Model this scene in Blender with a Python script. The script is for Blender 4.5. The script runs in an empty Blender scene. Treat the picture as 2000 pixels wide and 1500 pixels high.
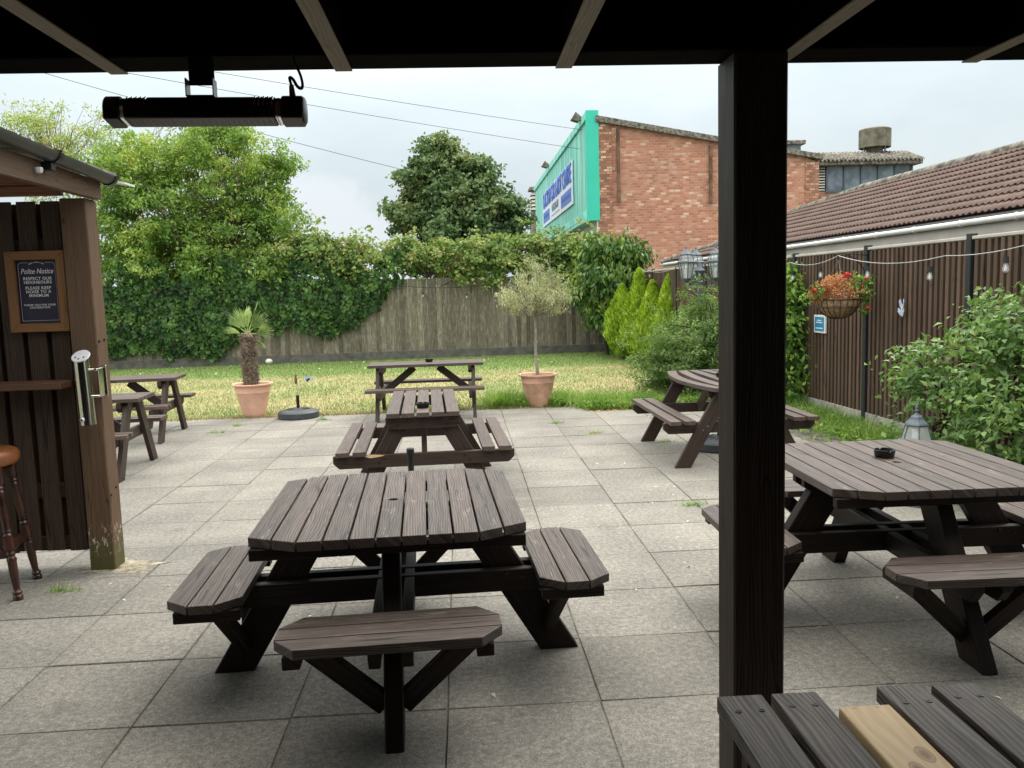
import bpy, math, random
import numpy as np
from mathutils import Vector, Matrix

scene = bpy.context.scene
COL = scene.collection
rad = math.radians

# ------------------------------------------------------------------ camera
PITCH, ROLL, YAW, EYE = .1105, -.0290, .0577, 1.61
_cy, _sy, _cp, _sp = math.cos(YAW), math.sin(YAW), math.cos(PITCH), math.sin(PITCH)
_f = Vector((_sy * _cp, _cy * _cp, -_sp)); _r = Vector((_cy, -_sy, 0)); _u = _r.cross(_f)
_c, _s = math.cos(ROLL), math.sin(ROLL)
_R, _U = _c * _r + _s * _u, -_s * _r + _c * _u
cam_data = bpy.data.cameras.new('camera'); cam = bpy.data.objects.new('camera', cam_data); COL.objects.link(cam)
cam.matrix_world = Matrix(((_R.x, _U.x, -_f.x, 0), (_R.y, _U.y, -_f.y, 0), (_R.z, _U.z, -_f.z, EYE), (0, 0, 0, 1)))
cam_data.sensor_width = 36; cam_data.lens = 36 * 1640 / 2000
cam_data.clip_start = .05; cam_data.clip_end = 3000
scene.camera = cam

# ------------------------------------------------------------------ sky, sun, exposure
SUN_EL, SUN_AZ = rad(52), rad(38)          # azimuth clockwise from +Y
world = bpy.data.worlds.new('World'); scene.world = world; world.use_nodes = True
nt = world.node_tree; nt.nodes.clear()
def N(nt, t, **kw):
    n = nt.nodes.new(t)
    for k, v in kw.items():
        if k in n.inputs.keys(): n.inputs[k].default_value = v
        else: setattr(n, k, v)
    return n
wo = N(nt, 'ShaderNodeOutputWorld'); bg = N(nt, 'ShaderNodeBackground'); nt.links.new(bg.outputs[0], wo.inputs[0])
sky = N(nt, 'ShaderNodeTexSky', sky_type='NISHITA', sun_disc=False, sun_elevation=SUN_EL, sun_rotation=SUN_AZ, air_density=1.3, dust_density=3.0, ozone_density=1.0)
tc = N(nt, 'ShaderNodeTexCoord'); sep = N(nt, 'ShaderNodeSeparateXYZ'); nt.links.new(tc.outputs['Generated'], sep.inputs[0])
mp = N(nt, 'ShaderNodeMapping'); mp.inputs['Scale'].default_value = (1, 1, 2.6); nt.links.new(tc.outputs['Generated'], mp.inputs[0])
n1 = N(nt, 'ShaderNodeTexNoise', Scale=2.2, Detail=5.0, Roughness=.52); nt.links.new(mp.outputs[0], n1.inputs['Vector'])
r1 = N(nt, 'ShaderNodeValToRGB'); nt.links.new(n1.outputs[0], r1.inputs[0])
r1.color_ramp.elements[0].position = .38; r1.color_ramp.elements[0].color = (5.75, 6.7, 7.15, 1)
r1.color_ramp.elements[1].position = .64; r1.color_ramp.elements[1].color = (7.3, 8.05, 8.35, 1)
# a pale cumulus bank low in the sky beyond the sycamore
cn = N(nt, 'ShaderNodeTexNoise', Scale=16.0, Detail=6.0, Roughness=.55); nt.links.new(tc.outputs['Generated'], cn.inputs['Vector'])
cd = N(nt, 'ShaderNodeVectorMath', operation='SUBTRACT'); nt.links.new(tc.outputs['Generated'], cd.inputs[0]); cd.inputs[1].default_value = (-.155, .985, .055)
cs = N(nt, 'ShaderNodeVectorMath', operation='MULTIPLY'); nt.links.new(cd.outputs[0], cs.inputs[0]); cs.inputs[1].default_value = (1 / .11, 1 / .2, 1 / .082)
cl_ = N(nt, 'ShaderNodeVectorMath', operation='LENGTH'); nt.links.new(cs.outputs[0], cl_.inputs[0])
ca_ = N(nt, 'ShaderNodeMath', operation='MULTIPLY_ADD'); nt.links.new(cn.outputs[0], ca_.inputs[0]); ca_.inputs[1].default_value = 1.1; nt.links.new(cl_.outputs['Value'], ca_.inputs[2])
cr_ = N(nt, 'ShaderNodeValToRGB'); nt.links.new(ca_.outputs[0], cr_.inputs[0]); cr_.color_ramp.elements[0].position = 0; cr_.color_ramp.elements[0].color = (1, 1, 1, 1); cr_.color_ramp.elements[1].position = 1; cr_.color_ramp.elements[1].color = (0, 0, 0, 1)
cm_ = N(nt, 'ShaderNodeMapRange', interpolation_type='SMOOTHSTEP'); nt.links.new(ca_.outputs[0], cm_.inputs[0]); cm_.inputs[1].default_value = 1.28; cm_.inputs[2].default_value = 1.62; cm_.inputs[3].default_value = .8; cm_.inputs[4].default_value = 0
cmx = N(nt, 'ShaderNodeMix', data_type='RGBA'); nt.links.new(cm_.outputs[0], cmx.inputs[0]); nt.links.new(r1.outputs[0], cmx.inputs[6]); cmx.inputs[7].default_value = (7.9, 8.4, 8.9, 1)
# overcast cloud deck: brighter towards the zenith
rz = N(nt, 'ShaderNodeMapRange', interpolation_type='SMOOTHSTEP'); nt.links.new(sep.outputs[2], rz.inputs[0])
rz.inputs[1].default_value = .08; rz.inputs[2].default_value = 1.0; rz.inputs[3].default_value = .91; rz.inputs[4].default_value = 4.1
mul = N(nt, 'ShaderNodeVectorMath', operation='SCALE'); nt.links.new(cmx.outputs[2], mul.inputs[0]); nt.links.new(rz.outputs[0], mul.inputs['Scale'])
mixs = N(nt, 'ShaderNodeMix', data_type='RGBA'); mixs.inputs[0].default_value = .93
warm = N(nt, 'ShaderNodeValToRGB'); nt.links.new(sep.outputs[2], warm.inputs[0])
warm.color_ramp.elements[0].position = .25; warm.color_ramp.elements[0].color = (1, 1, 1, 1)
warm.color_ramp.elements[1].position = .8; warm.color_ramp.elements[1].color = (1.12, .965, .85, 1)
tint = N(nt, 'ShaderNodeVectorMath', operation='MULTIPLY'); nt.links.new(mul.outputs[0], tint.inputs[0]); nt.links.new(warm.outputs[0], tint.inputs[1])
nt.links.new(sky.outputs[0], mixs.inputs[6]); nt.links.new(tint.outputs[0], mixs.inputs[7])
nt.links.new(mixs.outputs[2], bg.inputs[0]); bg.inputs[1].default_value = .1

sd = bpy.data.lights.new('sun', 'SUN'); sd.energy = 1.1; sd.angle = rad(25); sd.color = (1, .96, .9)
so = bpy.data.objects.new('sun', sd); COL.objects.link(so)
_d = Vector((math.sin(SUN_AZ) * math.cos(SUN_EL), math.cos(SUN_AZ) * math.cos(SUN_EL), math.sin(SUN_EL)))
so.rotation_euler = _d.to_track_quat('Z', 'Y').to_euler(); so.location = (0, 0, 40)

vs = scene.view_settings; vs.view_transform = 'Standard'; vs.look = 'None'; vs.gamma = 1; vs.exposure = 0.30
scene.render.engine = 'CYCLES'
scene.cycles.max_bounces = 6; scene.cycles.transparent_max_bounces = 8

# ------------------------------------------------------------------ object helpers
def tag(o, label=None, cat=None, group=None, kind=None):
    if label: o['label'] = label
    if cat: o['category'] = cat
    if group: o['group'] = group
    if kind: o['kind'] = kind
    return o

def thing(name, loc=(0, 0, 0), rz=0, label=None, cat=None, group=None):
    o = bpy.data.objects.new(name, None); COL.objects.link(o); o.empty_display_size = .1
    o.location = loc; o.rotation_euler = (0, 0, rz)
    return tag(o, label, cat, group)

class MB:
    """mesh builder: faces with UVs in metres, u along the grain"""
    def __init__(s): s.v = []; s.f = []; s.uv = []; s.rng = random.Random(7)
    def poly(s, pts, uvs=None):
        b = len(s.v); s.v += [tuple(p) for p in pts]; s.f.append(list(range(b, b + len(pts))))
        s.uv += uvs if uvs else [(0, 0)] * len(pts)
    def prism(s, outline, O, X, Y, t, grain=0, seed=True):
        """outline (x,y) in the plane X,Y; extruded by t along X x Y; grain 0 = along X, 1 = along Y"""
        O = Vector(O); X = Vector(X).normalized(); Y = Vector(Y).normalized(); Z = X.cross(Y)
        r = s.rng; ou, ov = (r.uniform(0, 50), r.uniform(0, 50)) if seed else (0, 0)
        a = sum(outline[i][0] * outline[(i + 1) % len(outline)][1] - outline[(i + 1) % len(outline)][0] * outline[i][1] for i in range(len(outline)))
        if a < 0: outline = outline[::-1]
        if t < 0: O = O + Z * t; t = -t
        n = len(outline); b = len(s.v)
        for z in (0, t):
            for (x, y) in outline: s.v.append(tuple(O + X * x + Y * y + Z * z))
        def U(i, z):
            x, y = outline[i % n]
            return (x + ou, y + z + ov) if grain == 0 else (y + ou, x + z + ov)
        s.f.append([b + i for i in range(n)][::-1]); s.uv += [U(i, 0) for i in range(n)][::-1]
        s.f.append([b + n + i for i in range(n)]); s.uv += [U(i, t) for i in range(n)]
        for i in range(n):
            j = (i + 1) % n
            s.f.append([b + i, b + j, b + n + j, b + n + i]); s.uv += [U(i, 0), U(j, 0), U(j, t), U(i, t)]
    def box(s, x0, x1, y0, y1, z0, z1, grain='x', seed=True):
        if grain == 'x': s.prism([(x0, y0), (x1, y0), (x1, y1), (x0, y1)], (0, 0, z0), (1, 0, 0), (0, 1, 0), z1 - z0, 0, seed)
        elif grain == 'y': s.prism([(x0, y0), (x1, y0), (x1, y1), (x0, y1)], (0, 0, z0), (1, 0, 0), (0, 1, 0), z1 - z0, 1, seed)
        else: s.prism([(x0, z0), (x1, z0), (x1, z1), (x0, z1)], (0, y1, 0), (1, 0, 0), (0, 0, 1), y1 - y0, 1, seed)
    def bar(s, p0, p1, w, t, side, cut=None):
        """timber from p0 to p1; w wide along 'side', t thick; cut='z' trims the ends level"""
        p0 = Vector(p0); p1 = Vector(p1); X = (p1 - p0); L = X.length; X.normalize()
        side = Vector(side); Y = (side - X * side.dot(X)).normalized(); Z = X.cross(Y)
        k = 0
        if cut == 'z' and abs(X.z) > .1: k = -(Y.z) / X.z * w / 2
        out = [(-k, -w / 2), (L - k, -w / 2), (L + k, w / 2), (k, w / 2)]
        s.prism(out, p0 - Z * t / 2, X, Y, t, 0)
    def tube(s, pts, r, n=8, cap=True):
        pts = [Vector(p) for p in pts]; rs = r if isinstance(r, (list, tuple)) else [r] * len(pts)
        b = len(s.v); up = Vector((0, 0, 1)); prev = None; L = 0
        for i, p in enumerate(pts):
            d = (pts[min(i + 1, len(pts) - 1)] - pts[max(i - 1, 0)]).normalized()
            if prev is None:
                a = d.cross(up if abs(d.z) < .9 else Vector((1, 0, 0))).normalized()
            else: a = (prev - d * prev.dot(d)).normalized()
            prev = a; c = d.cross(a)
            for k in range(n):
                th = 2 * math.pi * k / n
                s.v.append(tuple(p + (a * math.cos(th) + c * math.sin(th)) * rs[i]))
        for i in range(len(pts) - 1):
            l2 = L + (pts[i + 1] - pts[i]).length
            for k in range(n):
                k2 = (k + 1) % n
                s.f.append([b + i * n + k, b + i * n + k2, b + (i + 1) * n + k2, b + (i + 1) * n + k])
                w = 2 * math.pi * rs[i] / n
                s.uv += [(L, k * w), (L, k * w + w), (l2, k * w + w), (l2, k * w)]
            L = l2
        if cap:
            m = len(pts) - 1
            s.f.append([b + k for k in range(n)][::-1]); s.uv += [(0, 0)] * n
            s.f.append([b + m * n + k for k in range(n)]); s.uv += [(0, 0)] * n
    def lathe(s, prof, n=24, c=(0, 0, 0), arc=2 * math.pi, phase=0, axis=None):
        """profile (r,z) revolved about z through c; axis = 3x3 Matrix to tilt"""
        b = len(s.v); c = Vector(c); full = abs(arc - 2 * math.pi) < 1e-6; m = n if full else n + 1
        for (r, z) in prof:
            for k in range(m):
                th = phase + arc * k / n; p = Vector((r * math.cos(th), r * math.sin(th), z))
                if axis is not None: p = axis @ p
                s.v.append(tuple(c + p))
        for i in range(len(prof) - 1):
            for k in range(n):
                k2 = (k + 1) % m
                s.f.append([b + i * m + k, b + i * m + k2, b + (i + 1) * m + k2, b + (i + 1) * m + k])
                s.uv += [(prof[i][1], k * .05), (prof[i][1], k * .05 + .05), (prof[i + 1][1], k * .05 + .05), (prof[i + 1][1], k * .05)]
    def build(s, name, mat, parent=None, bevel=0, smooth=False, seg=1):
        me = bpy.data.meshes.new(name); me.from_pydata(s.v, [], s.f)
        uv = me.uv_layers.new(name='UVMap'); uv.data.foreach_set('uv', np.array(s.uv, 'f').ravel())
        if mat: me.materials.append(mat)
        if smooth:
            me.polygons.foreach_set('use_smooth', [True] * len(me.polygons))
            try: me.set_sharp_from_angle(angle=rad(40))
            except Exception: pass
        o = bpy.data.objects.new(name, me); COL.objects.link(o)
        if parent: o.parent = parent
        if bevel:
            m = o.modifiers.new('bevel', 'BEVEL'); m.width = bevel; m.segments = seg; m.limit_method = 'ANGLE'; m.angle_limit = rad(35)
        return o

def copy_tree(o, parent=None):
    c = o.copy(); COL.objects.link(c)
    if parent: c.parent = parent
    for ch in list(o.children): copy_tree(ch, c)
    return c

def np_mesh(name, V, F, mat, parent=None):
    """V (n,3); F (m,k) faces, all k-gons"""
    me = bpy.data.meshes.new(name); V = np.asarray(V, 'f'); F = np.asarray(F, 'i')
    me.vertices.add(len(V)); me.vertices.foreach_set('co', V.ravel())
    m, k = F.shape; me.loops.add(m * k); me.loops.foreach_set('vertex_index', F.ravel())
    me.polygons.add(m); me.polygons.foreach_set('loop_start', np.arange(m, dtype='i') * k)
    me.materials.append(mat); me.update(calc_edges=True)
    o = bpy.data.objects.new(name, me); COL.objects.link(o)
    if parent: o.parent = parent
    return o

# ------------------------------------------------------------------ materials
def new_mat(name):
    m = bpy.data.materials.new(name); m.use_nodes = True; nt = m.node_tree; nt.nodes.clear()
    out = N(nt, 'ShaderNodeOutputMaterial'); b = N(nt, 'ShaderNodeBsdfPrincipled'); nt.links.new(b.outputs[0], out.inputs[0])
    return m, nt, b, out
def ramp(nt, src, stops):
    r = N(nt, 'ShaderNodeValToRGB'); e = r.color_ramp.elements
    e[0].position, e[0].color = stops[0][0], (*stops[0][1], 1)
    e[1].position, e[1].color = stops[-1][0], (*stops[-1][1], 1)
    for p, c in stops[1:-1]:
        x = e.new(p); x.color = (*c, 1)
    nt.links.new(src, r.inputs[0]); return r.outputs[0]
def noise(nt, vec, scale, detail=4, rough=.55, dist=0, sc=None):
    if sc:
        m = N(nt, 'ShaderNodeMapping'); m.inputs['Scale'].default_value = sc; nt.links.new(vec, m.inputs[0]); vec = m.outputs[0]
    n = N(nt, 'ShaderNodeTexNoise', Scale=float(scale), Detail=float(detail), Roughness=rough, Distortion=float(dist)); nt.links.new(vec, n.inputs['Vector']); return n.outputs[0]
def mix(nt, fac, a, b, mode='MIX'):
    m = N(nt, 'ShaderNodeMix', data_type='RGBA', blend_type=mode)
    for i, v in ((0, fac), (6, a), (7, b)):
        if isinstance(v, (int, float)): m.inputs[i].default_value = v
        elif isinstance(v, tuple): m.inputs[i].default_value = (*v, 1)
        else: nt.links.new(v, m.inputs[i])
    return m.outputs[2]
def math_(nt, op, a, b=0.0, c=0.0):
    m = N(nt, 'ShaderNodeMath', operation=op)
    for i, v in enumerate((a, b, c)):
        if isinstance(v, (int, float)): m.inputs[i].default_value = v
        else: nt.links.new(v, m.inputs[i])
    return m.outputs[0]
def bump(nt, b, h, strength=.4, dist=.01):
    n = N(nt, 'ShaderNodeBump', Strength=strength, Distance=dist); nt.links.new(h, n.inputs['Height']); nt.links.new(n.outputs[0], b.inputs['Normal'])
def coord(nt, which='Object'):
    return N(nt, 'ShaderNodeTexCoord').outputs[which]
def rnd_island(nt): return N(nt, 'ShaderNodeNewGeometry').outputs['Random Per Island']

def wood(name, dark, light, worn, wear=.62, rough=.5, grain=.5, knots=True, vary=.35, spec=.4, ring=1.0, knot_at=None):
    m, nt, b, out = new_mat(name); uv = coord(nt, 'UV')
    sp = N(nt, 'ShaderNodeSeparateXYZ'); nt.links.new(uv, sp.inputs[0])
    warp = noise(nt, uv, 1, 2, .5, 0, (1.6, 7, 1)); fib = noise(nt, uv, 1, 3, .6, 0, (5, 210, 1)); fib2 = noise(nt, uv, 1, 3, .6, 0, (2.5, 60, 1))
    ph = math_(nt, 'ADD', math_(nt, 'MULTIPLY', sp.outputs[1], 620.0 * ring), math_(nt, 'MULTIPLY', warp, 46.0))
    rg = math_(nt, 'MULTIPLY_ADD', math_(nt, 'SINE', ph), .5, .5)
    g = math_(nt, 'ADD', math_(nt, 'ADD', math_(nt, 'MULTIPLY', rg, .17), math_(nt, 'MULTIPLY', fib, .38)), math_(nt, 'MULTIPLY', fib2, .45))
    crk = math_(nt, 'ABSOLUTE', math_(nt, 'SUBTRACT', noise(nt, uv, 1, 2, .4, 0, (1.3, 15, 1)), .5)); crn = noise(nt, uv, 1, 2, .5, 0, (2.1, 5, 1))
    crm = math_(nt, 'MULTIPLY', ramp(nt, crk, [(.004, (1, 1, 1)), (.012, (0, 0, 0))]), ramp(nt, crn, [(.5, (0, 0, 0)), (.6, (1, 1, 1))]))
    vk = N(nt, 'ShaderNodeTexVoronoi', Scale=1.0); mk = N(nt, 'ShaderNodeMapping'); mk.inputs['Scale'].default_value = (2.3, 5.5, 1); nt.links.new(uv, mk.inputs[0]); nt.links.new(mk.outputs[0], vk.inputs['Vector'])
    kn = ramp(nt, vk.outputs['Distance'], [(.028, (1, 1, 1)), (.055, (0, 0, 0))])
    col = ramp(nt, g, [(.34, dark), (.64, light)])
    col = mix(nt, math_(nt, 'MULTIPLY', math_(nt, 'MAXIMUM', crm, kn), .8 if knots else 0.0), col, tuple(x * .35 for x in dark))
    w = noise(nt, uv, 1, 6, .72, 0, (4.5, 20, 1))
    wf = ramp(nt, w, [(wear, (0, 0, 0)), (wear + .08, (1, 1, 1))])
    wf2 = math_(nt, 'MULTIPLY', wf, math_(nt, 'MULTIPLY', ramp(nt, g, [(.36, (.15, .15, .15)), (.6, (1, 1, 1))]), .6))
    col = mix(nt, wf2, col, worn)
    if knot_at:
        oc = coord(nt)
        for (kx, ky, kr) in knot_at:
            d = N(nt, 'ShaderNodeVectorMath', operation='SUBTRACT'); nt.links.new(oc, d.inputs[0]); d.inputs[1].default_value = (kx, ky, .72)
            sc = N(nt, 'ShaderNodeVectorMath', operation='MULTIPLY'); nt.links.new(d.outputs[0], sc.inputs[0]); sc.inputs[1].default_value = (1 / kr, .55 / kr, 0)
            ln = N(nt, 'ShaderNodeVectorMath', operation='LENGTH'); nt.links.new(sc.outputs[0], ln.inputs[0])
            dd = math_(nt, 'ADD', ln.outputs['Value'], math_(nt, 'MULTIPLY', warp, .5))
            col = mix(nt, ramp(nt, dd, [(.5, (.9, .9, .9)), (.8, (.45, .45, .45)), (.95, (.75, .75, .75)), (1.25, (0, 0, 0))]), col, worn)
    v = math_(nt, 'MULTIPLY_ADD', rnd_island(nt), vary, 1 - vary / 2)
    hs = N(nt, 'ShaderNodeHueSaturation'); nt.links.new(col, hs.inputs['Color']); nt.links.new(v, hs.inputs['Value'])
    nt.links.new(hs.outputs[0], b.inputs['Base Color']); b.inputs['Specular IOR Level'].default_value = spec
    nt.links.new(math_(nt, 'MULTIPLY_ADD', w, .3, rough - .12), b.inputs['Roughness'])
    bump(nt, b, g, grain, .004)
    return m

def flat(name, c, rough=.5, metal=0, var=.12, scale=20, bumpy=0, spec=.5):
    m, nt, b, out = new_mat(name); co = coord(nt)
    n = noise(nt, co, scale, 5, .6)
    lo = tuple(x * (1 - var) for x in c); hi = tuple(min(1, x * (1 + var)) for x in c)
    nt.links.new(ramp(nt, n, [(.35, lo), (.65, hi)]), b.inputs['Base Color'])
    b.inputs['Roughness'].default_value = rough; b.inputs['Metallic'].default_value = metal; b.inputs['Specular IOR Level'].default_value = spec
    if bumpy: bump(nt, b, n, bumpy, .005)
    return m

def leaf(name, cols, rough=.5, trans=.3, tcol=None, spec=.3, bs=1.5):
    m, nt, b, out = new_mat(name)
    r = rnd_island(nt); big = noise(nt, coord(nt), bs, 2)
    f = math_(nt, 'ADD', math_(nt, 'MULTIPLY', r, .5), math_(nt, 'MULTIPLY_ADD', big, 1.5, -.5))
    st = [(i / (len(cols) - 1), c) for i, c in enumerate(cols)]
    c = ramp(nt, f, st); nt.links.new(c, b.inputs['Base Color'])
    b.inputs['Roughness'].default_value = rough; b.inputs['Specular IOR Level'].default_value = spec
    t = N(nt, 'ShaderNodeBsdfTranslucent'); hs = N(nt, 'ShaderNodeHueSaturation', Saturation=1.15, Value=1.5, Hue=.49); nt.links.new(c, hs.inputs['Color']); nt.links.new(hs.outputs[0], t.inputs[0])
    mx = N(nt, 'ShaderNodeMixShader'); mx.inputs[0].default_value = trans
    nt.links.new(b.outputs[0], mx.inputs[1]); nt.links.new(t.outputs[0], mx.inputs[2]); nt.links.new(mx.outputs[0], out.inputs[0])
    return m

M = {}
M['table'] = wood('stained_table_timber', (.022, .0155, .013), (.138, .104, .090), (.34, .29, .25), .585, .48, .8, vary=.45, spec=.42)
M['table_far'] = wood('faded_table_timber', (.042, .027, .023), (.135, .099, .085), (.32, .26, .22), .62, .5, .5)
M['grey_board'] = wood('weathered_black_boards', (.008, .006, .005), (.165, .135, .115), (.30, .26, .22), .62, .55, 1.0, ring=.8)
M['frame_dark'] = wood('dark_frame_timber', (.006, .0036, .003), (.024, .0155, .012), (.16, .12, .10), .74, .5, .3, spec=.22)
M['frame_mid'] = wood('brown_frame_timber', (.022, .013, .010), (.060, .040, .033), (.2, .16, .13), .72, .5, .3, spec=.3)
M['pine'] = wood('new_pine', (.70, .47, .23), (.82, .61, .34), (.26, .12, .045), .80, .5, .12, ring=.45, knots=False, knot_at=[(.025, .475, .022), (-.012, .428, .02), (-.02, .1, .02)])
M['canopy'] = wood('canopy_timber', (.0045, .003, .0025), (.018, .012, .0095), (.08, .06, .05), .72, .55, .6, spec=.25)
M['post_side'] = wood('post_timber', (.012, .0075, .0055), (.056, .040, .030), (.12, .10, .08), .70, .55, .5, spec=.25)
M['beam'] = wood('shaded_beam_timber', (.001, .0007, .0006), (.003, .002, .0015), (.01, .007, .005), .75, .8, .3, spec=.03)  # shade under the canopy put into the colour, far darker than the post timber
M['rafter'] = wood('rafter_timber', (.22, .19, .15), (.33, .29, .24), (.12, .09, .06), .68, .75, .2)
M['deck'] = wood('roof_deck_ply', (.04, .013, .009), (.07, .022, .014), (.03, .01, .01), .7, .8, .1)
M['hut_post'] = wood('hut_post_timber', (.078, .042, .022), (.142, .086, .050), (.36, .28, .19), .70, .6, .25, ring=1.2)
M['hut_slat'] = wood('hut_slat_timber', (.024, .014, .009), (.072, .045, .030), (.09, .06, .045), .72, .6, .3, spec=.25)
M['hut_red'] = wood('hut_lintel_timber', (.17, .066, .036), (.27, .12, .070), (.06, .03, .02), .7, .6, .2, ring=.5)
M['shelf'] = wood('shelf_timber', (.075, .034, .020), (.13, .064, .040), (.06, .03, .02), .7, .5, .2)
M['frame_oak'] = wood('poster_frame_timber', (.17, .075, .026), (.25, .12, .048), (.2, .09, .04), .72, .45, .12)
M['fence_back'] = wood('weathered_fence_board', (.095, .077, .057), (.225, .190, .143), (.40, .39, .30), .50, .85, .4, vary=.75)
M['fence_right'] = wood('brown_fence_board', (.072, .046, .031), (.150, .101, .072), (.36, .30, .24), .68, .8, .4, vary=.5, spec=.25)
M['gravel'] = flat('dark_gravel_board', (.115, .108, .094), .9, 0, .3, 6, .3)
M['concrete'] = flat('pale_concrete', (.36, .34, .30), .9, 0, .25, 9, .3)
M['black_metal'] = flat('black_metal', (.012, .012, .013), .4, .2)
M['post_metal'] = flat('painted_fence_post', (.022, .026, .028), .5, .1)
M['heater'] = flat('heater_shell', (.018, .016, .016), .42, .3)
M['steel'] = flat('brushed_steel', (.75, .77, .75), .14, 1, .05, 60)
M['grey_steel'] = flat('dull_bracket_steel', (.25, .25, .25), .45, .9)
M['terracotta'] = flat('terracotta_plastic', (.74, .43, .31), .6, 0, .12, 5, .05)
M['terracotta_dirty'] = flat('stained_terracotta', (.55, .32, .22), .7, 0, .28, 5, .1)
M['soil'] = flat('soil', (.05, .036, .025), .95, 0, .4, 40, .6)
M['slate_plastic'] = flat('grey_plastic_base', (.050, .056, .062), .5, 0, .15, 12)
M['ashtray'] = flat('black_plastic', (.008, .008, .008), .3, 0, .1)
M['lamp_grey'] = flat('lamp_grey_metal', (.10, .125, .15), .5, .2, .15, 30)
M['white_plastic'] = flat('white_plastic', (.75, .75, .72), .4, 0, .06, 6)
M['fascia'] = flat('pvc_fascia', (.50, .46, .41), .5, 0, .1, 3)
M['render'] = flat('cream_render', (.62, .58, .50), .9, 0, .1, 3, .1)
M['navy'] = flat('poster_navy', (.021, .019, .042), .55, 0, .25, 5)
M['ink_white'] = flat('white_print', (.9, .9, .92), .6, 0, .02, 5)
M['seat_leather'] = flat('tan_leather', (.27, .095, .035), .38, 0, .2, 9, .05)
M['stool_wood'] = flat('dark_turned_wood', (.045, .017, .010), .28, 0, .5, 14)
M['trunk'] = flat('bark', (.16, .125, .095), .9, 0, .35, 18, .6)
M['trunk_pale'] = flat('pale_bark', (.30, .26, .20), .9, 0, .25, 25, .5)
M['twig'] = flat('dark_twig', (.07, .05, .035), .9, 0, .3, 25, .3)
M['cable_black'] = flat('black_cable', (.012, .012, .012), .5)
M['cable_white'] = flat('pale_cable', (.6, .6, .62), .5)
M['roof_grey'] = flat('lichen_concrete', (.19, .175, .145), .95, 0, .75, 9, .6)
M['vent'] = flat('weathered_asbestos', (.17, .155, .115), .95, 0, .4, 4, .3)
M['window_grey'] = flat('dirty_glass', (.16, .2, .235), .25, 0, .4, 2.5)
M['rust'] = flat('rusty_pipe', (.2, .11, .07), .8, .2, .6, 2, .2)
M['hemp'] = flat('coir_liner', (.30, .19, .10), .95, 0, .4, 30, .8)
M['red_petal'] = flat('red_petal', (.75, .05, .035), .5, 0, .3, 40)
M['blue_sign'] = flat('blue_print', (.035, .25, .47), .4, 0, .1, 5)
M['blue_ink'] = flat('sign_blue', (.045, .16, .62), .5, 0, .12, 4)
M['grey_ink'] = flat('sign_grey', (.28, .33, .42), .5, 0, .05, 4)
M['dark_ink'] = flat('sign_dark_blue', (.03, .09, .36), .5, 0, .05, 4)
M['sign_panel'] = flat('sign_panel_white', (.70, .76, .84), .4, 0, .05, 2)
M['butterfly'] = flat('pale_blue_glaze', (.45, .52, .68), .35, 0, .4, 60)
M['moss'] = flat('dry_moss', (.15, .10, .055), .95, 0, .5, 60, 1)
M['ball'] = flat('pale_ball', (.78, .76, .68), .5, 0, .1, 20)

def mat_green():
    m, nt, b, out = new_mat('weathered_green_paint'); co = coord(nt)
    a = noise(nt, co, 1, 5, .7, 0, (1, 5.0, .22)); s = noise(nt, co, 1, 4, .75, 0, (1, 4.5, .8))
    c = ramp(nt, a, [(.34, (.06, .36, .29)), (.5, (.17, .58, .48)), (.62, (.42, .80, .70))])
    c = mix(nt, ramp(nt, s, [(.66, (0, 0, 0)), (.72, (1, 1, 1))]), c, (.45, .62, .55))
    c = mix(nt, ramp(nt, s, [(.26, (1, 1, 1)), (.31, (0, 0, 0))]), c, (.03, .16, .14))
    nt.links.new(c, b.inputs['Base Color']); b.inputs['Roughness'].default_value = .6; return m
M['green_weathered'] = mat_green()
M['green_edge'] = flat('green_edge_trim', (.045, .62, .45), .5, 0, .06, 1)
M['green_trim'] = flat('faded_green_trim', (.25, .70, .60), .6, 0, .25, 2)

def mat_brick(name, c1, c2, mort, pale=.5):
    m, nt, b, out = new_mat(name); uv = coord(nt, 'UV')
    br = N(nt, 'ShaderNodeTexBrick'); nt.links.new(uv, br.inputs['Vector'])
    for k, v in (('Scale', 1.0), ('Mortar Size', .010), ('Mortar Smooth', .2), ('Bias', 0.0), ('Brick Width', .19), ('Row Height', .085)): br.inputs[k].default_value = v
    br.inputs['Color1'].default_value = (0, 0, 0, 1); br.inputs['Color2'].default_value = (1, 1, 1, 1); br.inputs['Mortar'].default_value = (.5, .5, .5, 1)
    col = ramp(nt, br.outputs[0], [(0, c1), (.6, c2), (.82, (.66, .33, .21)), (.92, (.72, .45, .30)), (1, (.80, .58, .41))])
    big = noise(nt, uv, .55, 4, .6)
    col = mix(nt, ramp(nt, big, [(.42, (0, 0, 0)), (.68, (.45, .45, .45))]), col, (.34, .15, .10))
    p2 = noise(nt, uv, 1.3, 5, .7)
    col = mix(nt, ramp(nt, p2, [(.58, (0, 0, 0)), (.66, (.6, .6, .6))]), col, (.62, .40, .29))
    col = mix(nt, br.outputs[1], col, mort)
    nt.links.new(col, b.inputs['Base Color']); b.inputs['Roughness'].default_value = .9
    bump(nt, b, math_(nt, 'SUBTRACT', 1.0, br.outputs[1]), .6, .01); return m
M['brick'] = mat_brick('orange_red_brick', (.47, .175, .10), (.60, .26, .155), (.46, .33, .26))
M['brick_pier'] = mat_brick('mottled_pier_brick', (.26, .12, .07), (.52, .22, .13), (.22, .17, .13))

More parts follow.
